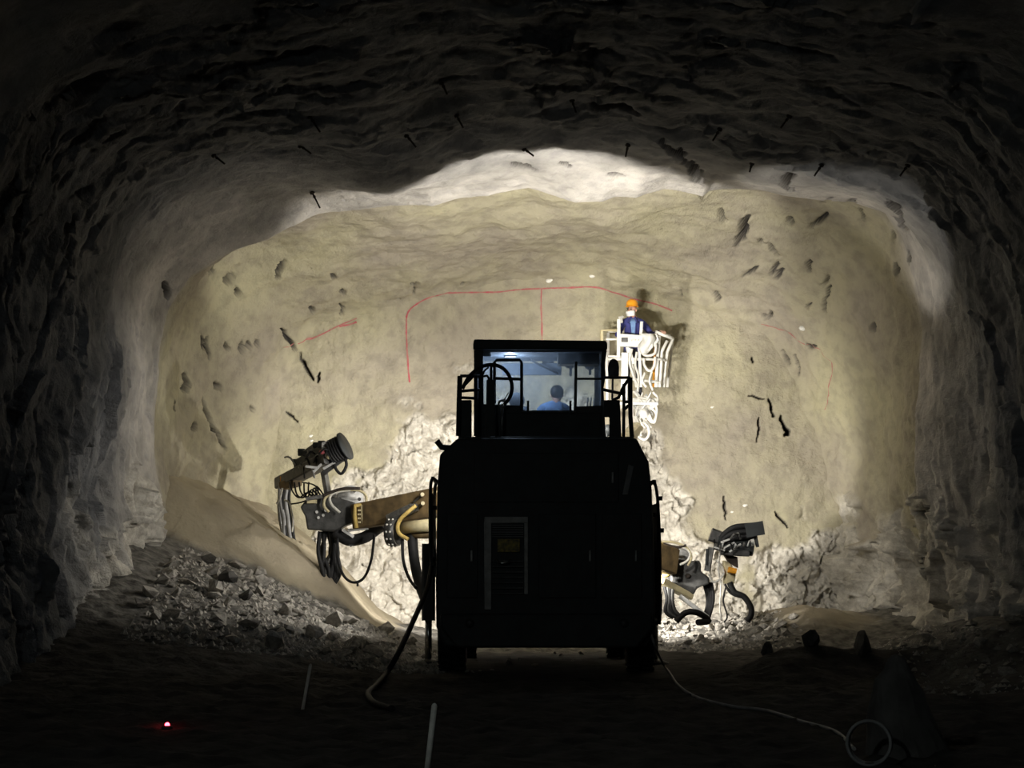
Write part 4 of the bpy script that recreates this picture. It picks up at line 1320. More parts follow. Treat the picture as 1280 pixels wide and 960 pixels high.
# ---- basket boom and man basket
bb = sub('basket_boom', rig, (1.3, 34.0, 2.6))
YM = 36.5 + BY
MB().bar((1.2, 33.4, 2.6), P(797, 532, 36.3 + BY), 0.24, 0.30, 0.18, 0.2).build('boom_beam', 'cream', bb)
MB().cyl((1.3, 33.6, 2.3), P(793, 545, 35.9 + BY), 0.06, 12).build('lift_cylinder', 'steel', bb)
MB().box((1.0, 33.2, 1.3), (1.45, 33.7, 2.7)).build('boom_pedestal', 'darksteel', bb, 0.03)
bk = sub('man_basket', rig, (2.1, YM, 4.1))
FLZ = P(640, 505, 36.5 + BY).z
x0, x1, y0, y1 = 1.62, 2.50, 36.0 + BY, 37.0 + BY
MB().box((x0, y0, FLZ - 0.05), (x1, y1, FLZ)).build('basket_floor', 'white', bk, 0.01)


def tb(name, pts, r=0.024, mat='white', curve=0, y=None):
    return MB().tube([P(p[0], p[1], (p[2] if len(p) == 3 else y) + BY) for p in pts], r, 8, curve=curve).build(name, mat, bk)


# rear-left corner frame in yellowish light, then front posts
tb('corner_frame', [(752, 470), (752, 413), (771, 413)], 0.03, 'cream', y=36.1)
tb('basket_post', [(760, 500), (760, 416)], 0.03, y=36.9)
tb('basket_post', [(759, 500), (758, 440)], 0.026, y=36.05)
tb('basket_rail', [(757, 424), (772, 424)], 0.02, y=36.1)
tb('basket_rail', [(758, 445), (778, 446)], 0.02, y=36.1)
MB().bar(P(773.5, 399, 36.05 + BY), P(773, 450, 36.05 + BY), 0.06, 0.05).build('gate_post', 'white', bk)
MB().bar(P(802, 402, 36.05 + BY), P(801, 420, 36.05 + BY), 0.05, 0.05).build('gate_post', 'white', bk)
pn = MB().prism([(p.x, p.z) for p in (P(774, 417, 36 + BY), P(802, 419, 36 + BY), P(821, 417, 36 + BY), P(824, 425, 36 + BY), P(819, 433, 36 + BY), P(800, 434, 36 + BY), P(774, 433, 36 + BY))], 35.98 + BY, 36.06 + BY).build('control_panel', 'white', bk, 0.01)
MB().box((P(775, 0, 35.97 + BY).x, 35.955 + BY, P(0, 427.5, 35.97 + BY).z), (P(783, 0, 35.97 + BY).x, 35.981 + BY, P(0, 422, 35.97 + BY).z)).build('panel_screen', 'darksteel', pn)
for px in (790, 794, 798):
    MB().ball(P(px, 425, 35.97 + BY), 0.02, 8).build('panel_knob', 'whitehose', pn)
tb('top_rail', [(820, 415, 36.05), (836, 421, 36.2), (841, 423, 36.4), (840, 426, 37.0)], 0.03)
tb('top_rail', [(806, 414, 36.95), (838, 420, 36.95)], 0.025)
tb('top_rail', [(760, 414, 36.95), (806, 414, 36.95)], 0.022)
tb('side_rail', [(841, 424, 36.4), (834, 440, 36.4), (831, 460, 36.4), (829, 484, 36.4)], 0.03)
tb('side_rail', [(834, 426, 36.2), (827, 440, 36.2), (826, 462, 36.2), (824, 484, 36.2)], 0.028)
tb('side_rail', [(824, 420, 36.1), (822, 445, 36.1), (820, 484, 36.1)], 0.03)
tb('side_rail', [(819, 425, 36.5), (818, 450, 36.5), (817, 484, 36.5)], 0.024, 'amber')
tb('side_rail', [(827, 449, 36.2), (833, 451, 36.4)], 0.02)
tb('basket_post', [(841, 423, 36.95), (834, 484, 36.95)], 0.024)
tb('front_rail', [(760, 449, 36.03), (826, 449, 36.03)], 0.024)
tb('front_rail', [(757, 470, 36.03), (824, 478, 36.03)], 0.026)
MB().bar(P(784, 434, 36.05 + BY), P(796, 484, 36.05 + BY), 0.06, 0.05).build('front_brace', 'white', bk)
MB().bar(P(781, 441, 36.0 + BY), P(780, 500, 36.0 + BY), 0.12, 0.06).build('front_brace', 'white', bk)
MB().bar(P(799, 434, 36.02 + BY), P(801, 484, 36.02 + BY), 0.05, 0.07).build('front_brace', 'white', bk)
MB().bar(P(786, 435, 36.02 + BY), P(792, 455, 36.02 + BY), 0.05, 0.05).build('front_brace', 'white', bk)
# crumpled sheet and hose bag hung on the front
bag = []
for i in range(7):
    for j in range(7):
        u, v_ = i / 6, j / 6
        p = P(800 + 18 * u + 3 * math.sin(5 * v_), 417 + 26 * v_ * (1 - 0.35 * (2 * u - 1) ** 2), BY + 35.93 + 0.05 * math.sin(7 * u + 3 * v_) - 0.06 * math.sin(math.pi * u))
        bag.append(p)
mb = MB()
mb.add(bag, [(i * 7 + j, i * 7 + j + 1, i * 7 + j + 8, i * 7 + j + 7) for i in range(6) for j in range(6)], True)
bo = mb.build('cable_bag', 'white', bk, 0, 'crumpled pale bag')
sm = bo.modifiers.new('thick', 'SOLIDIFY')
sm.thickness = 0.02
# U-shaped hose and other pale hoses round the front
for pts, r in (([(805, 448), (805, 455), (809, 462), (814, 463), (818, 456), (819, 446)], 0.024), ([(798, 434), (806, 444), (818, 442), (820, 430)], 0.024),
               ([(790, 436), (787, 452), (792, 470), (798, 486)], 0.022), ([(796, 440), (794, 456), (798, 470), (797, 490)], 0.02),
               ([(806, 466), (803, 476), (808, 484)], 0.02), ([(815, 464), (812, 476), (816, 488)], 0.02)):
    tb('basket_hose', pts, r, 'whitehose', 6, 35.95)
# underside: levelling mechanism and coiled hoses
un = sub('levelling_unit', rig, P(800, 505, 36.3 + BY))


def ub(name, pts, r, mat='whitehose', y=36.1, curve=6):
    return MB().tube([P(a, b, y + BY) for a, b in pts], r, 8, curve=curve).build(name, mat, un)


MB().box((P(792, 0, 36.4 + BY).x, 36.2 + BY, P(0, 512, 36.3 + BY).z), (P(800, 0, 36.4 + BY).x, 36.6 + BY, FLZ - 0.03)).build('tilt_bracket', 'white', un, 0.02)
MB().box((P(812, 0, 36.4 + BY).x, 36.2 + BY, P(0, 498, 36.3 + BY).z), (P(820, 0, 36.4 + BY).x, 36.6 + BY, FLZ - 0.03)).build('tilt_bracket', 'white', un, 0.02)
MB().cyl(P(790, 500, 36.15 + BY), P(822, 505, 36.15 + BY), 0.045, 12).build('tilt_shaft', 'white', un)
MB().cyl(P(796, 497, 36.2 + BY), P(800, 528, 36.3 + BY), 0.07, 14).build('tilt_cylinder', 'white', un)
MB().lathe(P(803, 517, 36.1 + BY), (0.3, -1, 0.1), [(0, 0.0), (0, 0.09), (0.10, 0.09), (0.10, 0.05), (0.13, 0.05), (0.13, 0)], 20).build('slew_motor', 'white', un)
for pts, r in (([(816, 490), (822, 497), (820, 505), (813, 510), (806, 504)], 0.022), ([(808, 496), (818, 503), (821, 515), (816, 528), (808, 520)], 0.022),
               ([(812, 508), (820, 517), (818, 528), (814, 524), (806, 515)], 0.02), ([(800, 500), (808, 510), (815, 526)], 0.022), ([(790, 505), (791, 530), (793, 546), (797, 552)], 0.026),
               ([(795, 536), (799, 546), (806, 549), (811, 543), (810, 533), (803, 529), (799, 534), (801, 542)], 0.024), ([(793, 520), (796, 535), (802, 545)], 0.022),
               ([(797, 508), (795, 520), (799, 530)], 0.02), ([(804, 530), (809, 532), (812, 540), (808, 548), (802, 548)], 0.018)):
    ub('coiled_hose', pts, r)

for k in range(14):
    a = (rq.uniform(791, 816), rq.uniform(488, 505))
    c_ = (rq.uniform(797, 823), rq.uniform(500, 522))
    e = (rq.uniform(794, 816), rq.uniform(512, 540))
    ub('coiled_hose', [a, c_, e], rq.uniform(.013, .022), rq.choice(['whitehose', 'white', 'whitehose', 'palegrey']), y=36.0 + rq.uniform(0, .3))

# ------------------------------------------------------------------ people
def body_mesh(joints, bones, root, mats, part_of):
    """one continuous skinned surface; joints name -> (pos, radius); part_of(point) -> material slot"""
    names = list(joints)
    bm = bmesh.new()
    vs = {n: bm.verts.new(joints[n][0]) for n in names}
    for a, b in bones:
        bm.edges.new((vs[a], vs[b]))
    me = bpy.data.meshes.new('body_cage')
    bm.to_mesh(me)
    bm.free()
    o = bpy.data.objects.new('body_cage', me)
    C.objects.link(o)
    o.modifiers.new('skin', 'SKIN').use_smooth_shade = True
    for i, n in enumerate(names):
        sv = me.skin_vertices[0].data[i]
        r = joints[n][1]
        sv.radius = r if isinstance(r, tuple) else (r, r)
        sv.use_root = n == root
    o.modifiers.new('sub', 'SUBSURF').levels = 2
    dg = bpy.context.evaluated_depsgraph_get()
    dg.update()
    out = bpy.data.meshes.new_from_object(o.evaluated_get(dg))
    bpy.data.objects.remove(o)
    out.materials.clear()
    for m in mats:
        out.materials.append(M[m])
    for p in out.polygons:
        p.material_index = part_of(p.center)
        p.use_smooth = True
    return out


def nearest_bone(pt, joints, bones):
    best, bb = 1e9, None
    for a, b in bones:
        A, B = Vector(joints[a][0]), Vector(joints[b][0])
        ab = B - A
        t = max(0, min(1, (pt - A).dot(ab) / max(ab.length_squared, 1e-9)))
        d = (A + ab * t - pt).length
        if d < best:
            best, bb = d, (a, b, t)
    return bb


def hand(j, bones, key, wrist, palm, fdir, side, curl, k=1.0):
    """palm and five unequal, bent fingers; side = direction of the thumb"""
    fdir, side, curl = Vector(fdir).normalized(), Vector(side).normalized(), Vector(curl).normalized()
    palm = Vector(palm)
    j[key + 'palm'] = (palm, (0.030 * k, 0.022 * k))
    bones.append((wrist, key + 'palm'))
    for i, (off, ln) in enumerate(((0.030, 0.072), (0.010, 0.082), (-0.010, 0.077), (-0.029, 0.060))):
        b = palm + side * off * k + fdir * 0.035 * k
        m = b + (fdir * 0.75 + curl * 0.45) * ln * 0.5 * k
        e = m + (fdir * 0.3 + curl * 0.95) * ln * 0.5 * k
        for n, q, r in (('a', b, 0.0105), ('b', m, 0.0095), ('c', e, 0.008)):
            j[f'{key}f{i}{n}'] = (q, r * k)
        bones += [(key + 'palm', f'{key}f{i}a'), (f'{key}f{i}a', f'{key}f{i}b'), (f'{key}f{i}b', f'{key}f{i}c')]
    b = palm + side * 0.040 * k - fdir * 0.012 * k
    m = b + (side * 0.6 + fdir * 0.6 + curl * 0.3) * 0.032 * k
    e = m + (fdir * 0.7 + curl * 0.6) * 0.026 * k
    for n, q, r in (('a', b, 0.012), ('b', m, 0.0105), ('c', e, 0.009)):
        j[f'{key}t{n}'] = (q, r * k)
    bones += [(key + 'palm', key + 'ta'), (key + 'ta', key + 'tb'), (key + 'tb', key + 'tc')]


def head_parts(root, c, face, up=(0, 0, 1), s=1.0, mask=True):
    """eyes, nose, ears and mouth or mask set on a head centred at c"""
    c, f, u = Vector(c), Vector(face).normalized(), Vector(up).normalized()
    r = f.cross(u).normalized()
    for k in (-1, 1):
        MB().ball(c + f * 0.088 * s + r * 0.033 * k * s + u * 0.008 * s, 0.012 * s, 8).build('eye', 'eye', root)
        MB().ball(c + r * 0.080 * k * s - f * 0.005 * s - u * 0.01 * s, 0.030 * s, 8, (0.45, 0.6, 1.0)).build('ear', 'skin', root)
        MB().bar(c + f * 0.093 * s + r * 0.015 * k * s + u * 0.030 * s, c + f * 0.088 * s + r * 0.052 * k * s + u * 0.028 * s, 0.012 * s, 0.007 * s).build('eyebrow', 'hair', root)
    MB().bar(c + f * 0.093 * s + u * 0.01 * s, c + f * 0.118 * s - u * 0.028 * s, 0.016 * s, 0.014 * s, 0.03 * s, 0.022 * s).build('nose', 'skin', root)
    if mask:
        mb = MB()
        vs, fs = [], []
        for i in range(9):
            for k in range(7):
                a, t = (i - 4) / 4 * 1.05, k / 6
                rr = (0.098 + 0.035 * math.cos(a * 1.3) * math.sin(math.pi * min(1, t * 1.1 + 0.1)))
                vs.append(c + (f * math.cos(a) + r * math.sin(a)) * rr * s + u * (-0.012 - 0.10 * t * (1 - 0.1 * abs(a))) * s)
        for i in range(8):
            for k in range(6):
                fs.append((i * 7 + k, i * 7 + k + 1, i * 7 + k + 8, i * 7 + k + 7))
        mb.add(vs, fs, True)
        o = mb.build('face_mask', 'mask', root, 0, 'white mask over nose and mouth')
        m = o.modifiers.new('thick', 'SOLIDIFY')
        m.thickness = 0.006
    else:
        MB().bar(c + f * 0.094 * s + r * -0.025 * s - u * 0.055 * s, c + f * 0.094 * s + r * 0.025 * s - u * 0.055 * s, 0.014 * s, 0.012 * s).build('mouth', 'red', root)


def helmet(root, c, face, mat='helmet', s=1.0):
    c, f = Vector(c), Vector(face)
    u = Vector((0, 0, 1))
    f = (f - u * f.dot(u)).normalized()
    r = f.cross(u)
    mb = MB()
    n, vs, fs = 24, [], []
    rings = [(0.135, -0.012, 0.045), (0.128, 0.0, 0.02), (0.118, 0.008, 0), (0.117, 0.05, 0), (0.105, 0.09, 0), (0.075, 0.122, 0), (0.035, 0.138, 0), (0.001, 0.14, 0)]
    for rad, h, brim in rings:
        for k in range(n):
            t = 2 * math.pi * k / n
            front = max(0, math.cos(t))
            q = rad + brim * front ** 2
            vs.append(c + (f * math.cos(t) * q * 1.08 + r * math.sin(t) * rad * 0.93 + u * (h - (0.012 * front if brim else 0))) * s)
    for i in range(len(rings) - 1):
        for k in range(n):
            l = (k + 1) % n
            fs.append((i * n + k, i * n + l, (i + 1) * n + l, (i + 1) * n + k))
    mb.add(vs, fs, True)
    o = mb.build('helmet', mat, root, 0, 'orange safety helmet')
    m = o.modifiers.new('thick', 'SOLIDIFY')
    m.thickness = 0.005
    MB().tube([c + (f * 0.122 * math.cos(t) + u * (0.02 + 0.125 * math.sin(t))) * s for t in np.linspace(0.15, math.pi - 0.15, 9)], 0.010 * s, 6).build('helmet_ridge', mat, o)


# --- man in the basket, facing the camera, head turned to his right
BZ = FLZ
bx, by = P(791, 480, 36.5 + BY).x, 36.5 + BY
man = thing('person', 'person in orange helmet, white mask and navy jacket standing in the raised white basket', 'person', (bx, by, BZ))
j, bn = {}, []


def J(n, x, y, z, r):
    j[n] = (Vector((bx + x, by + y, BZ + z)), r)


KH = (P(640, 377, by).z - BZ) / 1.74       # scale so that the helmet reaches its height in view


def JK(n, x, y, z, r):
    J(n, x, y, z * KH, r)


JK('pelvis', 0, 0, 0.95, (0.15, 0.115)); JK('waist', 0, -0.01, 1.10, (0.145, 0.11)); JK('chest', 0, 0, 1.28, (0.17, 0.12)); JK('collar', 0, 0, 1.42, (0.10, 0.085))
JK('neck', 0, -0.01, 1.49, 0.058); JK('jaw', -0.012, -0.03, 1.545, (0.072, 0.075)); JK('skull', -0.008, -0.015, 1.615, (0.086, 0.095)); JK('crown', -0.008, -0.01, 1.66, (0.07, 0.08))
for s, k in ((-1, 'r'), (1, 'l')):
    JK(k + 'hip', 0.09 * s, 0, 0.88, 0.095); JK(k + 'knee', 0.11 * s, -0.03, 0.49, 0.062); JK(k + 'ankle', 0.12 * s, 0.02, 0.09, 0.045)
    JK(k + 'heel', 0.12 * s, 0.03, 0.045, 0.042); JK(k + 'toe', 0.15 * s, -0.15, 0.04, 0.038)
    bn += [('pelvis', k + 'hip'), (k + 'hip', k + 'knee'), (k + 'knee', k + 'ankle'), (k + 'ankle', k + 'heel'), (k + 'heel', k + 'toe')]
    JK(k + 'shoulder', 0.175 * s, 0, 1.375, 0.070)
    bn.append(('collar', k + 'shoulder'))
bn += [('pelvis', 'waist'), ('waist', 'chest'), ('chest', 'collar'), ('collar', 'neck'), ('neck', 'jaw'), ('jaw', 'skull'), ('skull', 'crown')]
hp = P(775.5, 398, 36.05 + BY)
j['relbow'] = (Vector((bx - 0.27, by - 0.06, BZ + 1.14 * KH)), 0.052)
j['rwrist'] = (hp + Vector((0.02, 0.10, -0.05)), 0.034)
hl = P(829, 417, 36.1 + BY)
j['lelbow'] = (Vector((bx + 0.335, by - 0.02, BZ + 1.17 * KH)), 0.052)
j['lwrist'] = (hl + Vector((-0.05, 0.10, 0.04)), 0.034)
bn += [('rshoulder', 'relbow'), ('relbow', 'rwrist'), ('lshoulder', 'lelbow'), ('lelbow', 'lwrist')]
hand(j, bn, 'r', 'rwrist', hp + Vector((0.0, 0.03, 0.02)), (0.1, -0.9, 0.3), (0.9, 0, 0.3), (0, -0.3, -1))
hand(j, bn, 'l', 'lwrist', hl + Vector((-0.01, 0.05, 0.035)), (0.3, -0.9, 0.1), (-1, 0, 0.1), (0, -0.2, -1))


def man_mat(p):
    a, b, t = nearest_bone(p, j, bn)
    z = (p.z - BZ) / KH
    if a[0] == 'r' and ('palm' in b or len(b) > 2 and b[1] in 'ft') or (a.startswith('rf') or a.startswith('rt')) or 'rpalm' in (a, b):
        return 4
    if 'palm' in a or 'palm' in b or a[:2] in ('lf', 'lt') and a != 'ltoe':
        return 0
    if b in ('ltoe', 'rtoe', 'lheel', 'rheel') or z < 0.13:
        return 3
    if z > 1.462 and b in ('neck', 'jaw', 'skull', 'crown', 'collar'):
        return 0
    if b in ('lwrist', 'rwrist', 'lelbow', 'relbow', 'lshoulder', 'rshoulder') or (0.92 < z <= 1.48):
        return 1
    return 2


bmesh_man = body_mesh(j, bn, 'pelvis', ['skin', 'navy', 'trouser', 'boot', 'glove'], man_mat)
c0 = Vector((bx, by, BZ))
bmesh_man.transform(Matrix.Translation(-c0))
bo = bpy.data.objects.new('body', bmesh_man)
C.objects.link(bo)
place(bo, c0, man)
hc = j['skull'][0]
face = Vector((-0.55, -0.83, -0.05))
head_parts(man, hc - Vector((0, 0, 0.02)), face)
helmet(man, hc + Vector((0, 0, 0.045)), face, s=0.86)
# open jacket front: strip of light blue shirt and collar flaps
vs, fs = [], []
for i in range(6):
    z = 0.98 + 0.46 * i / 5
    w = 0.03 + 0.035 * i / 5
    for k in range(5):
        u = (k - 2) / 2
        vs.append(Vector((bx + u * w, by - (0.128 if z < 1.36 else 0.128 - (z - 1.36) * 0.5) - 0.012 * (1 - u * u), BZ + z * KH)))
    if i:
        fs += [((i - 1) * 5 + k, (i - 1) * 5 + k + 1, i * 5 + k + 1, i * 5 + k) for k in range(4)]
mb = MB()
mb.add(vs, fs, True)
o = mb.build('shirt_front', 'shirt', man, 0, 'light blue shirt front')
o.modifiers.new('thick', 'SOLIDIFY').thickness = 0.01
for s in (-1, 1):
    MB().bar((bx + s * 0.035, by - 0.10, BZ + 1.47 * KH), (bx + s * 0.085, by - 0.13, BZ + 1.36 * KH), 0.05, 0.02).build('jacket_lapel', 'navy', man)
    MB().tube([(bx + s * 0.055, by - 0.135, BZ + 1.36 * KH), (bx + s * 0.04, by - 0.14, BZ + 1.15 * KH), (bx + s * 0.035, by - 0.135, BZ + 0.98 * KH)], 0.012, 6, curve=4).build('jacket_edge', 'navy', man)

# --- operator sitting in the cab, seen from behind through the rear window
ox, oy = P(692, 500, YC0 + .9).x, YC0 + 0.92
OZ = 3.17
op = thing('person', 'person sitting in the lit cab, seen from behind through the rear window', 'person', (ox, oy, OZ))
j2, b2 = {}, []
j, bn, bx, by, BZ = j2, b2, ox, oy, OZ - 0.02
hz = P(697, 493, oy).z - BZ
J('pelvis', 0, 0, 0.21, (0.15, 0.11)); J('waist', 0, 0.0, hz - 0.40, (0.14, 0.10)); J('chest', 0.0, 0.04, hz - 0.26, (0.17, 0.11)); J('collar', 0.02, 0.07, hz - 0.15, (0.10, 0.08))
J('neck', 0.04, 0.09, hz - 0.09, 0.055); J('jaw', 0.05, 0.115, hz - 0.04, (0.07, 0.072)); J('skull', 0.05, 0.10, hz + 0.02, (0.085, 0.09)); J('crown', 0.05, 0.095, hz + 0.06, (0.065, 0.07))
bn += [('pelvis', 'waist'), ('waist', 'chest'), ('chest', 'collar'), ('collar', 'neck'), ('neck', 'jaw'), ('jaw', 'skull'), ('skull', 'crown')]
for s, k in ((-1, 'l'), (1, 'r')):
    J(k + 'hip', 0.09 * s, 0.05, 0.20, 0.09); J(k + 'knee', 0.12 * s, 0.44, 0.22, 0.06); J(k + 'ankle', 0.12 * s, 0.46, 0.08, 0.045); J(k + 'toe', 0.13 * s, 0.60, 0.05, 0.035)
    J(k + 'shoulder', 0.18 * s + 0.01, 0.06, hz - 0.19, 0.065); J(k + 'elbow', 0.24 * s, 0.20, hz - 0.36, 0.048); J(k + 'wrist', 0.15 * s, 0.40, hz - 0.30, 0.032)
    bn += [('pelvis', k + 'hip'), (k + 'hip', k + 'knee'), (k + 'knee', k + 'ankle'), (k + 'ankle', k + 'toe'), ('collar', k + 'shoulder'), (k + 'shoulder', k + 'elbow'), (k + 'elbow', k + 'wrist')]
    hand(j, bn, k, k + 'wrist', j[k + 'wrist'][0] + Vector((0, 0.07, 0.0)), (0, 1, 0.1), (-s, 0, 0.2), (0, 0.3, -1))


def op_mat(p):
    a, b, t = nearest_bone(p, j, bn)
    if 'palm' in a or 'palm' in b or (a[1:2] in 'ft' and a[2:3].isdigit()):
        return 0
    if b in ('jaw', 'skull', 'crown', 'neck'):
        return 0
    if b in ('ltoe', 'rtoe'):
        return 3
    if b in ('lhip', 'rhip', 'lknee', 'rknee', 'lankle', 'rankle'):
        return 2
    return 1


m2 = body_mesh(j, bn, 'pelvis', ['skin', 'shirt', 'trouser', 'boot'], op_mat)
m2.transform(Matrix.Translation(-Vector((ox, oy, OZ))))
bo = bpy.data.objects.new('body', m2)
C.objects.link(bo)
place(bo, (ox, oy, OZ), op)
hc = j['skull'][0]
head_parts(op, hc - Vector((0, 0, 0.02)), (0.1, 1, -0.1), mask=False)
mb = MB()
mb.ball(hc + Vector((0, -0.012, 0.022)), 0.105, 16, (0.92, 0.98, 0.95))
mb.build('hair', 'hair', op)

# ------------------------------------------------------------------ rock bolts sticking out of the roof
BOLTS = [((552, 103), (559, 118)), ((571, 144), (579, 160)), ((508, 169), (520, 184)), ((390, 240), (400, 260)), ((387, 145), (400, 165)),
         ((267, 194), (281, 205)), ((375, 182), (389, 192)), ((655, 186), (667, 195)), ((785, 181), (782, 196)),
         ((900, 161), (891, 176)), ((987, 145), (976, 160)), ((940, 204), (937, 215)), ((1027, 206), (1018, 220)), ((1135, 206), (1125, 220)), ((715, 125), (720, 141))]
ORD = ['leftmost', 'second from the left', 'third from the left', 'fourth from the left', 'fifth from the left', 'sixth from the left', 'seventh from the left', 'eighth from the left',
       'eighth from the right', 'seventh from the right', 'sixth from the right', 'fifth from the right', 'fourth from the right', 'third from the right', 'second from the right', 'rightmost']
BOLTS.sort(key=lambda b: b[0][0])
names_b = ORD[:7] + ORD[16 - (len(BOLTS) - 7):]
for (a, b), nm in zip(BOLTS, names_b):
    h = rock_hit(*a)
    root, nrm = h[0], h[1]
    if root is None:
        continue
    tip = at(b[0], b[1], root.y - 0.04)
    d = (tip - root)
    t = thing('rock_bolt', f'dark rock bolt sticking out of the sprayed roof, {nm} of the row', 'rock bolt', root, 'rock bolts in the roof')
    MB().cyl(root - d.normalized() * 0.10, tip, 0.014, 8).build('shank', 'rust', t)
    MB().lathe(root + d * 0.06, d, [(-0.02, 0.0), (-0.02, 0.04), (0.01, 0.04), (0.02, 0.02), (0.03, 0.0)], 10).build('plate', 'rust', t)
    MB().lathe(root + d * 0.25, d, [(0, 0.0), (0, 0.022), (0.03, 0.022), (0.03, 0.0)], 6).build('nut', 'rust', t)

# ------------------------------------------------------------------ broken rock
def stone_mesh(seed, n=13, flat=0.7, sub=False):
    r = random.Random(seed)
    bm = bmesh.new()
    for _ in range(n):
        v = Vector((r.gauss(0, 1), r.gauss(0, 1), r.gauss(0, 1))).normalized()
        v = Vector((v.x * r.uniform(.8, 1.15), v.y * r.uniform(.7, 1), v.z * flat * r.uniform(.8, 1.1))) * 0.5
        bm.verts.new(v)
    g = bmesh.ops.convex_hull(bm, input=bm.verts)
    bmesh.ops.delete(bm, geom=[e for e in g['geom_interior'] if isinstance(e, bmesh.types.BMVert)], context='VERTS')
    if sub:
        bmesh.ops.subdivide_edges(bm, edges=bm.edges, cuts=3, use_grid_fill=True)
        P_ = np.array([v.co[:] for v in bm.verts])
        dd = 0.05 * fbm(P_ * 4 + seed, 4, seed)
        for v, k in zip(bm.verts, dd):
            v.co += v.co.normalized() * float(k)
    me = bpy.data.meshes.new('stone')
    bm.to_mesh(me)
    bm.free()
    return me


STM = {m: [stone_mesh(100 + k, 11 + k % 5, 0.55 + 0.1 * (k % 4)) for k in range(9)] for m in ('stone', 'darkstone')}
for m, l in STM.items():
    for me in l:
        me.materials.append(M[m])
_put = []


def put_stone(x, y, size, label, group=None, mat='stone', cat='stone', sink=0.22, free=True, name='stone', tall=0):
    if free and any((x - a) ** 2 + (y - b) ** 2 < (0.36 * (size + s)) ** 2 for a, b, s in _put):
        return None
    me = STM[mat][5] if tall else rnd.choice(STM[mat])
    o = bpy.data.objects.new(name, me)
    C.objects.link(o)
    sc = (size * rnd.uniform(.9, 1.2), size * rnd.uniform(.75, 1.05), size * rnd.uniform(.7, 1.0))
    if tall:
        sc = (size, size * 0.8, size * tall)
    o.scale = sc
    o.rotation_euler = (0.1, 0.05, rnd.uniform(0, 6.28)) if tall else (rnd.uniform(-.5, .5), rnd.uniform(-.5, .5), rnd.uniform(0, 6.28))
    bpy_m = Matrix.LocRotScale(None, o.rotation_euler, Vector(sc))
    zmin = min((bpy_m @ v.co).z for v in me.vertices)
    z = ground(x, y) - zmin - sink * size * 0.5
    place(o, (x, y, z))
    tag(o, label, cat, group)
    _put.append((x, y, size))
    return o


def scatter(n, xr, yr, size, label, group, mat='stone', dens=None):
    k = tries = 0
    while k < n and tries < n * 40:
        tries += 1
        x, y = rnd.uniform(*xr), rnd.uniform(*yr)
        if dens and rnd.random() > dens(x, y):
            continue
        s = size[0] + (size[1] - size[0]) * rnd.random() ** 1.7
        if put_stone(x, y, s, label, group, mat) is not None:
            k += 1


# marked big ones first
for px, py, s, lab in [(287, 728, 0.42, 'largest dark angular block at the top of the left rubble pile'), (262, 702, 0.34, 'dark angular block against the left wall above the rubble pile'),
                       (303, 748, 0.36, 'pale angular block below the darkest block of the left rubble pile')]:
    p = floor_hit(px, py)
    put_stone(p.x, p.y, s, lab, None, 'darkstone' if 'dark' in lab else 'stone', 'rock', free=False, name='rock_block')
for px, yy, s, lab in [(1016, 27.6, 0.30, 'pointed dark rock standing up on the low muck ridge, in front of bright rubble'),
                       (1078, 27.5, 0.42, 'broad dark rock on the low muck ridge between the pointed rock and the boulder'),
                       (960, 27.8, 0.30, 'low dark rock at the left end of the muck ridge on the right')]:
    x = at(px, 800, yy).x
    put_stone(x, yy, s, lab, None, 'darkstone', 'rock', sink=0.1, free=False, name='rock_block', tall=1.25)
scatter(200, (-5.3, -1.2), (29.2, 34.7), (0.08, 0.40), 'grey angular stone in the rubble pile along the left wall', 'stones of the left rubble pile', dens=lambda x, y: np.interp(x, [-5.3, -2.4, -1.2], [0.9, 1.0, 0.35]))
scatter(90, (1.9, 4.9), (34.9, 38.0), (0.08, 0.30), 'pale stone in the lit rubble at the foot of the face, right of the rig', 'stones of the lit rubble on the right', dens=lambda x, y: np.interp(x, [1.9, 4.0, 5.2], [1, 1, .3]))
scatter(44, (5.0, 6.8), (25.5, 33.0), (0.10, 0.30), 'dim grey stone in the rubble along the right wall', 'stones of the right wall rubble')
scatter(16, (-0.7, 1.6), (28.0, 36.6), (0.06, 0.16), 'small stone on the ground under and behind the rig', 'stones under the rig', dens=lambda x, y: 1.0)
# every stone gets its own label: where it lies in its heap and how big it is among its neighbours there
RANK = ['largest', 'second largest', 'third largest', 'fourth largest', 'fifth largest', 'sixth largest', 'seventh largest', 'eighth largest', 'ninth largest', 'tenth largest',
        'eleventh largest', 'twelfth largest', 'thirteenth largest', 'fourteenth largest', 'fifteenth largest', 'sixteenth largest', 'seventeenth largest', 'eighteenth largest']


def to_px(p):
    d = Vector(p) - Vector((0, 0, CAMZ))
    f = d.y * math.cos(PITCH) + d.z * math.sin(PITCH)
    return 640 + F * d.x / f, 480 - F * (d.z * math.cos(PITCH) - d.y * math.sin(PITCH)) / f


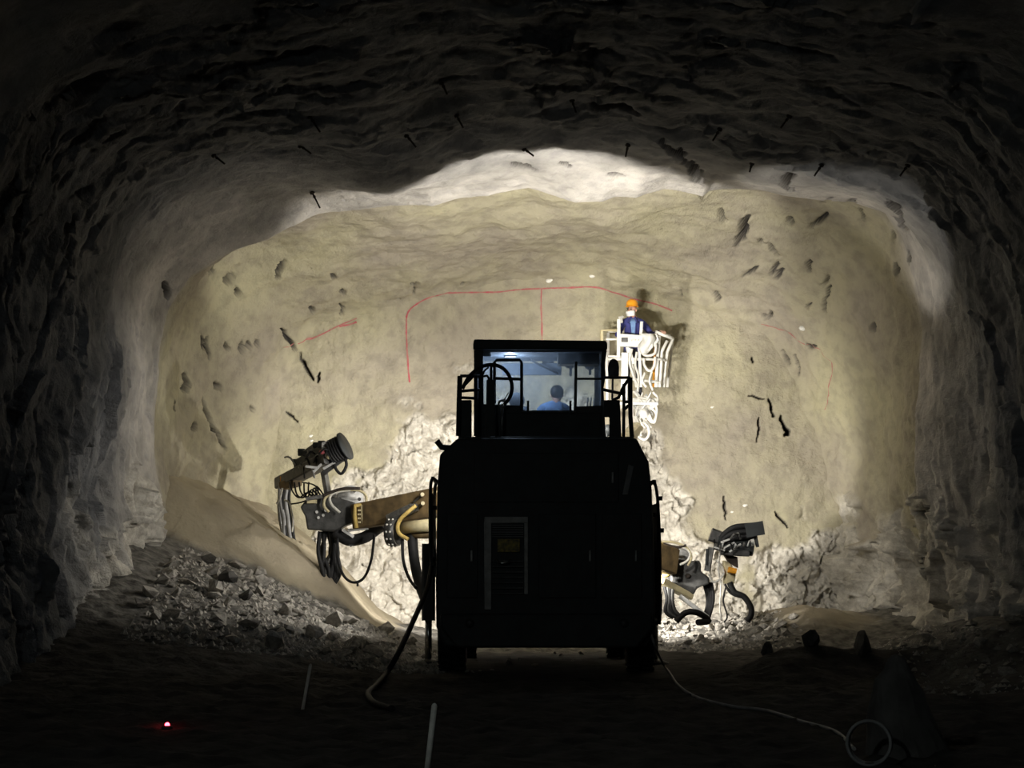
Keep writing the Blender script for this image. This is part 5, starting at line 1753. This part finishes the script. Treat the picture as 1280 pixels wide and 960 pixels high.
HEAPS = {
    'stones of the left rubble pile': ('in the left rubble pile', ['at its far left end', 'left of its middle', 'just left of its middle', 'at its middle', 'just right of its middle', 'right of its middle', 'near the rig', 'nearest the rig'],
                                       ['top edge', 'upper part', 'upper middle', 'lower middle', 'lower part', 'front edge']),
    'stones of the lit rubble on the right': ('in the lit rubble on the right', ['beside the rig', 'left of its middle', 'at its middle', 'right of its middle', 'at its right end'], ['back row', 'middle', 'front row']),
    'stones of the right wall rubble': ('along the right wall', ['at the left end', 'left of the middle', 'right of the middle', 'at the right end'], ['back row', 'middle', 'front row']),
    'stones under the rig': ('by the rig wheels', ['at the left wheel', 'left of the middle', 'right of the middle', 'at the right wheel'], ['back row', 'front row']),
}
for gname, (where, cols, rows) in HEAPS.items():
    st = [(o, *to_px(WLOC[o.name]), max(o.scale)) for o in C.objects if o.get('group') == gname]
    st.sort(key=lambda t: t[1])
    cells, n_ = {}, len(st)
    for ci in range(len(cols)):
        col_ = sorted(st[n_ * ci // len(cols):n_ * (ci + 1) // len(cols)], key=lambda t: t[2])
        for k, (o, px, py, sz) in enumerate(col_):
            cells.setdefault((ci, len(rows) * k // len(col_)), []).append((sz, o))
    for (ci, ri), l in cells.items():
        l.sort(key=lambda t: -t[0])
        assert len(l) <= len(RANK)
        for k, (sz, o) in enumerate(l):
            only = len(l) == 1
            o['label'] = f"{'only' if only else RANK[k]} stone {where}, {cols[ci]}, {rows[ri]}"

# fine gravel that nobody could count
GV = [[[], []], [[], []], [[], []]]
for _ in range(7000):
    zone = 0
    if rnd.random() < .62:
        x, y = rnd.uniform(-5.2, -0.9), rnd.uniform(28.6, 34.5)
    elif rnd.random() < .5:
        zone, x, y = 1, rnd.uniform(1.9, 4.5), rnd.uniform(34.8, 38.2)
    else:
        zone, x, y = 2, rnd.uniform(4.8, 6.5), rnd.uniform(24, 34)
    gv, gf = GV[zone]
    z = ground(x, y)
    s = 0.015 + 0.05 * rnd.random() ** 2
    a = rnd.uniform(0, 6.28)
    k = len(gv)
    for t in range(4):
        q = a + t * 1.5708 + rnd.uniform(-.4, .4)
        gv.append((x + s * math.cos(q), y + s * math.sin(q), z - 0.01 + s * 0.2 * rnd.random()))
    gv.append((x + rnd.uniform(-.3, .3) * s, y + rnd.uniform(-.3, .3) * s, z + s * rnd.uniform(.5, 1.1)))
    gf += [(k, k + 1, k + 4), (k + 1, k + 2, k + 4), (k + 2, k + 3, k + 4), (k + 3, k, k + 4)]
for (gv, gf), lab in zip(GV, ('grey gravel between the stones of the left rubble pile', 'pale gravel in the lit rubble at the foot of the face', 'dim gravel along the foot of the right wall')):
    mb = MB()
    mb.add(gv, gf)
    tag(mb.build('gravel', 'stone'), lab, 'gravel', kind='stuff')

# tall dark boulder at the lower right
yb_ = 17.2
rows_ = [(820, 1113, 1126), (826, 1108, 1133), (838, 1104, 1138), (850, 1094, 1145), (862, 1090, 1152), (890, 1086, 1163), (920, 1084, 1176), (950, 1080, 1188), (972, 1078, 1196)]
vs, fs, nn = [], [], 22
for py, xa_, xb_ in rows_:
    l_, r_ = at(xa_, py, yb_), at(xb_, py, yb_)
    c_, w_ = (l_ + r_) / 2, (r_.x - l_.x) / 2
    for k in range(nn):
        t = 2 * math.pi * k / nn
        vs.append((c_.x + w_ * math.cos(t), yb_ + 0.75 * w_ * math.sin(t), c_.z))
vs.append((sum(v[0] for v in vs[:nn]) / nn, yb_, vs[0][2] + 0.02))
for i in range(len(rows_) - 1):
    for k in range(nn):
        l = (k + 1) % nn
        fs.append((i * nn + k, (i + 1) * nn + k, (i + 1) * nn + l, i * nn + l))
fs += [(len(vs) - 1, k, (k + 1) % nn) for k in range(nn)]
fs.append(tuple(range((len(rows_) - 1) * nn, len(rows_) * nn)))
VV = np.array(vs)
VV += (0.035 * facets(VV * 7, 5) + 0.02 * fbm(VV * 9, 3, 6))[:, None] * (VV - np.array([VV[:, 0].mean(), yb_, 0]) * np.array([1, 1, 0]) - VV * np.array([0, 0, 1])) / 0.3
mb = MB()
mb.add(VV.tolist(), fs)
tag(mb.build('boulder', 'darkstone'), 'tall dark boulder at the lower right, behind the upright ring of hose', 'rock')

# ------------------------------------------------------------------ small things on the ground
rr_ = MB()
c = at(1086, 928, 16.5)
rad = 0.165
c.z = ground(c.x, 16.5) + rad + 0.012
for k in range(3):
    e = Vector((0.01 * k, 0.035 * k, 0))
    rr_.tube([c + e + Vector((math.cos(t) * rad, 0.10 * math.sin(t) * rad, math.sin(t) * (rad - 0.004 * k))) for t in np.linspace(0, 2 * math.pi, 33)[:-1]], 0.013, 8, closed=True)
hc_ = thing('hose_coil', 'upright ring of coiled pale hose leaning at the foot of the boulder', 'hose', (c.x, c.y, c.z - rad - 0.012))
rr_.build('coil', 'grey', hc_)
MB().box((c.x - 0.03, c.y - 0.02, c.z - rad - 0.015), (c.x + 0.04, c.y + 0.10, c.z - rad + 0.02)).build('coil_tie', 'black', hc_, 0.004)


def ground_cable(pix, r, start=None):
    pts = [Vector(s) for s in (start or [])]
    for px, py in pix:
        p = floor_hit(px, py)
        pts.append(Vector((p.x, p.y, ground(p.x, p.y) + r * 0.8)))
    out = spline(pts, 8)
    k = 8 * len(start or [])
    zs_ = [p.z if i < k else max(p.z, ground(p.x, p.y) + r * 0.7) for i, p in enumerate(out)]
    sm_ = [sum(zs_[max(k, i - 6):i + 7]) / len(zs_[max(k, i - 6):i + 7]) if i > k + 3 else zs_[i] for i in range(len(zs_))]
    return [Vector((p.x, p.y, z)) for p, z in zip(out, sm_)]


mb = MB()
mb.tube(ground_cable([(832, 836), (848, 858), (872, 873), (912, 884), (955, 890), (1000, 903), (1045, 918), (1068, 940)], 0.016, [P(812, 785, 28.9), P(818, 806, 28.3)]), 0.016, 8)
tag(mb.build('ground_cable', 'grey'), 'thin grey cable trailing from the right side of the rig across the dark floor', 'cable')
mb = MB()
mb.tube(ground_cable([(482, 846), (468, 862), (460, 872), (468, 882), (490, 890)], 0.035, [P(541, 700, 29.4), P(534, 735, 28.8), P(515, 780, 27.9), P(497, 818, 27.2)]), 0.035, 10)
tag(mb.build('power_cable', 'rubber'), 'thick black cable hanging from the left side of the rig down to the floor', 'cable')


def stake(top, foot, yy, r, label):
    a, b = at(*top, yy), at(*foot, yy)
    g = ground(b.x, yy)
    d = (b - a).normalized()
    mb = MB()
    end = b + d * max(0.02, (b.z - g + 0.06) / max(-d.z, .2)) if b.z > g - 0.05 else b
    mb.cyl(a, end, r, 10)
    mb.lathe(a, -d, [(-0.03, r), (0.01, r * 0.8), (0.02, 0)], 10)
    tag(mb.build('stake', 'pale_stake'), label, 'stake')


stake((388, 832), (378, 889), 21.6, 0.016, 'thin pale leaning stake on the dark floor, before the left rubble')
stake((543, 882), (534, 962), 15.9, 0.022, 'pale stake at the bottom edge, nearest to the camera')
p = floor_hit(209, 911)
rl = thing('warning_lamp', 'small glowing red lamp lying on the dark floor at lower left', 'lamp', (p.x, p.y, p.z))
gz1 = ground(p.x, p.y)
MB().lathe((p.x, p.y, gz1 - 0.01), (0, 0, 1), [(0, 0), (0, 0.05), (0.03, 0.05), (0.04, 0.035), (0.04, 0)], 14).build('lamp_base', 'black', rl)
MB().lathe((p.x, p.y, gz1 + 0.028), (0, 0, 1), [(0, 0.022), (0.014, 0.021), (0.024, 0.014), (0.03, 0.0)], 14).build('lamp_dome', 'redlens', rl)
pl = bpy.data.lights.new('red_glow', 'POINT')
pl.energy, pl.color, pl.shadow_soft_size = 0.22, (1, 0.05, 0.08), 0.03
po = bpy.data.objects.new('red_glow', pl)
C.objects.link(po)
place(po, (p.x, p.y, gz1 + 0.12), rl)
# unseen fill lamp, added to lift the rig rear, stakes and near walls
fl = thing('fill_lamp', 'added unseen fill lamp hung from the roof, out of view', 'lamp', (-3.6, 4.0, 5.6))
MB().box((-3.7, 3.7, 5.62), (-3.5, 4.3, 5.70)).build('fill_lamp_casing', 'grey', fl, 0.02)
MB().cyl((-3.6, 4.0, 5.70), (-3.6, 4.0, 8.2), 0.02, 6).build('hanger', 'darksteel', fl)
MB().box((-3.67, 3.73, 5.60), (-3.53, 4.27, 5.62)).build('fill_lamp_glass', 'lens', fl)
pl = bpy.data.lights.new('fill_light', 'POINT')
pl.energy, pl.color, pl.shadow_soft_size = LAMP['far'], (0.88, 1.0, 0.97), 0.15
po = bpy.data.objects.new('fill_light', pl)
C.objects.link(po)
place(po, (-3.6, 4.0, 5.45), fl)
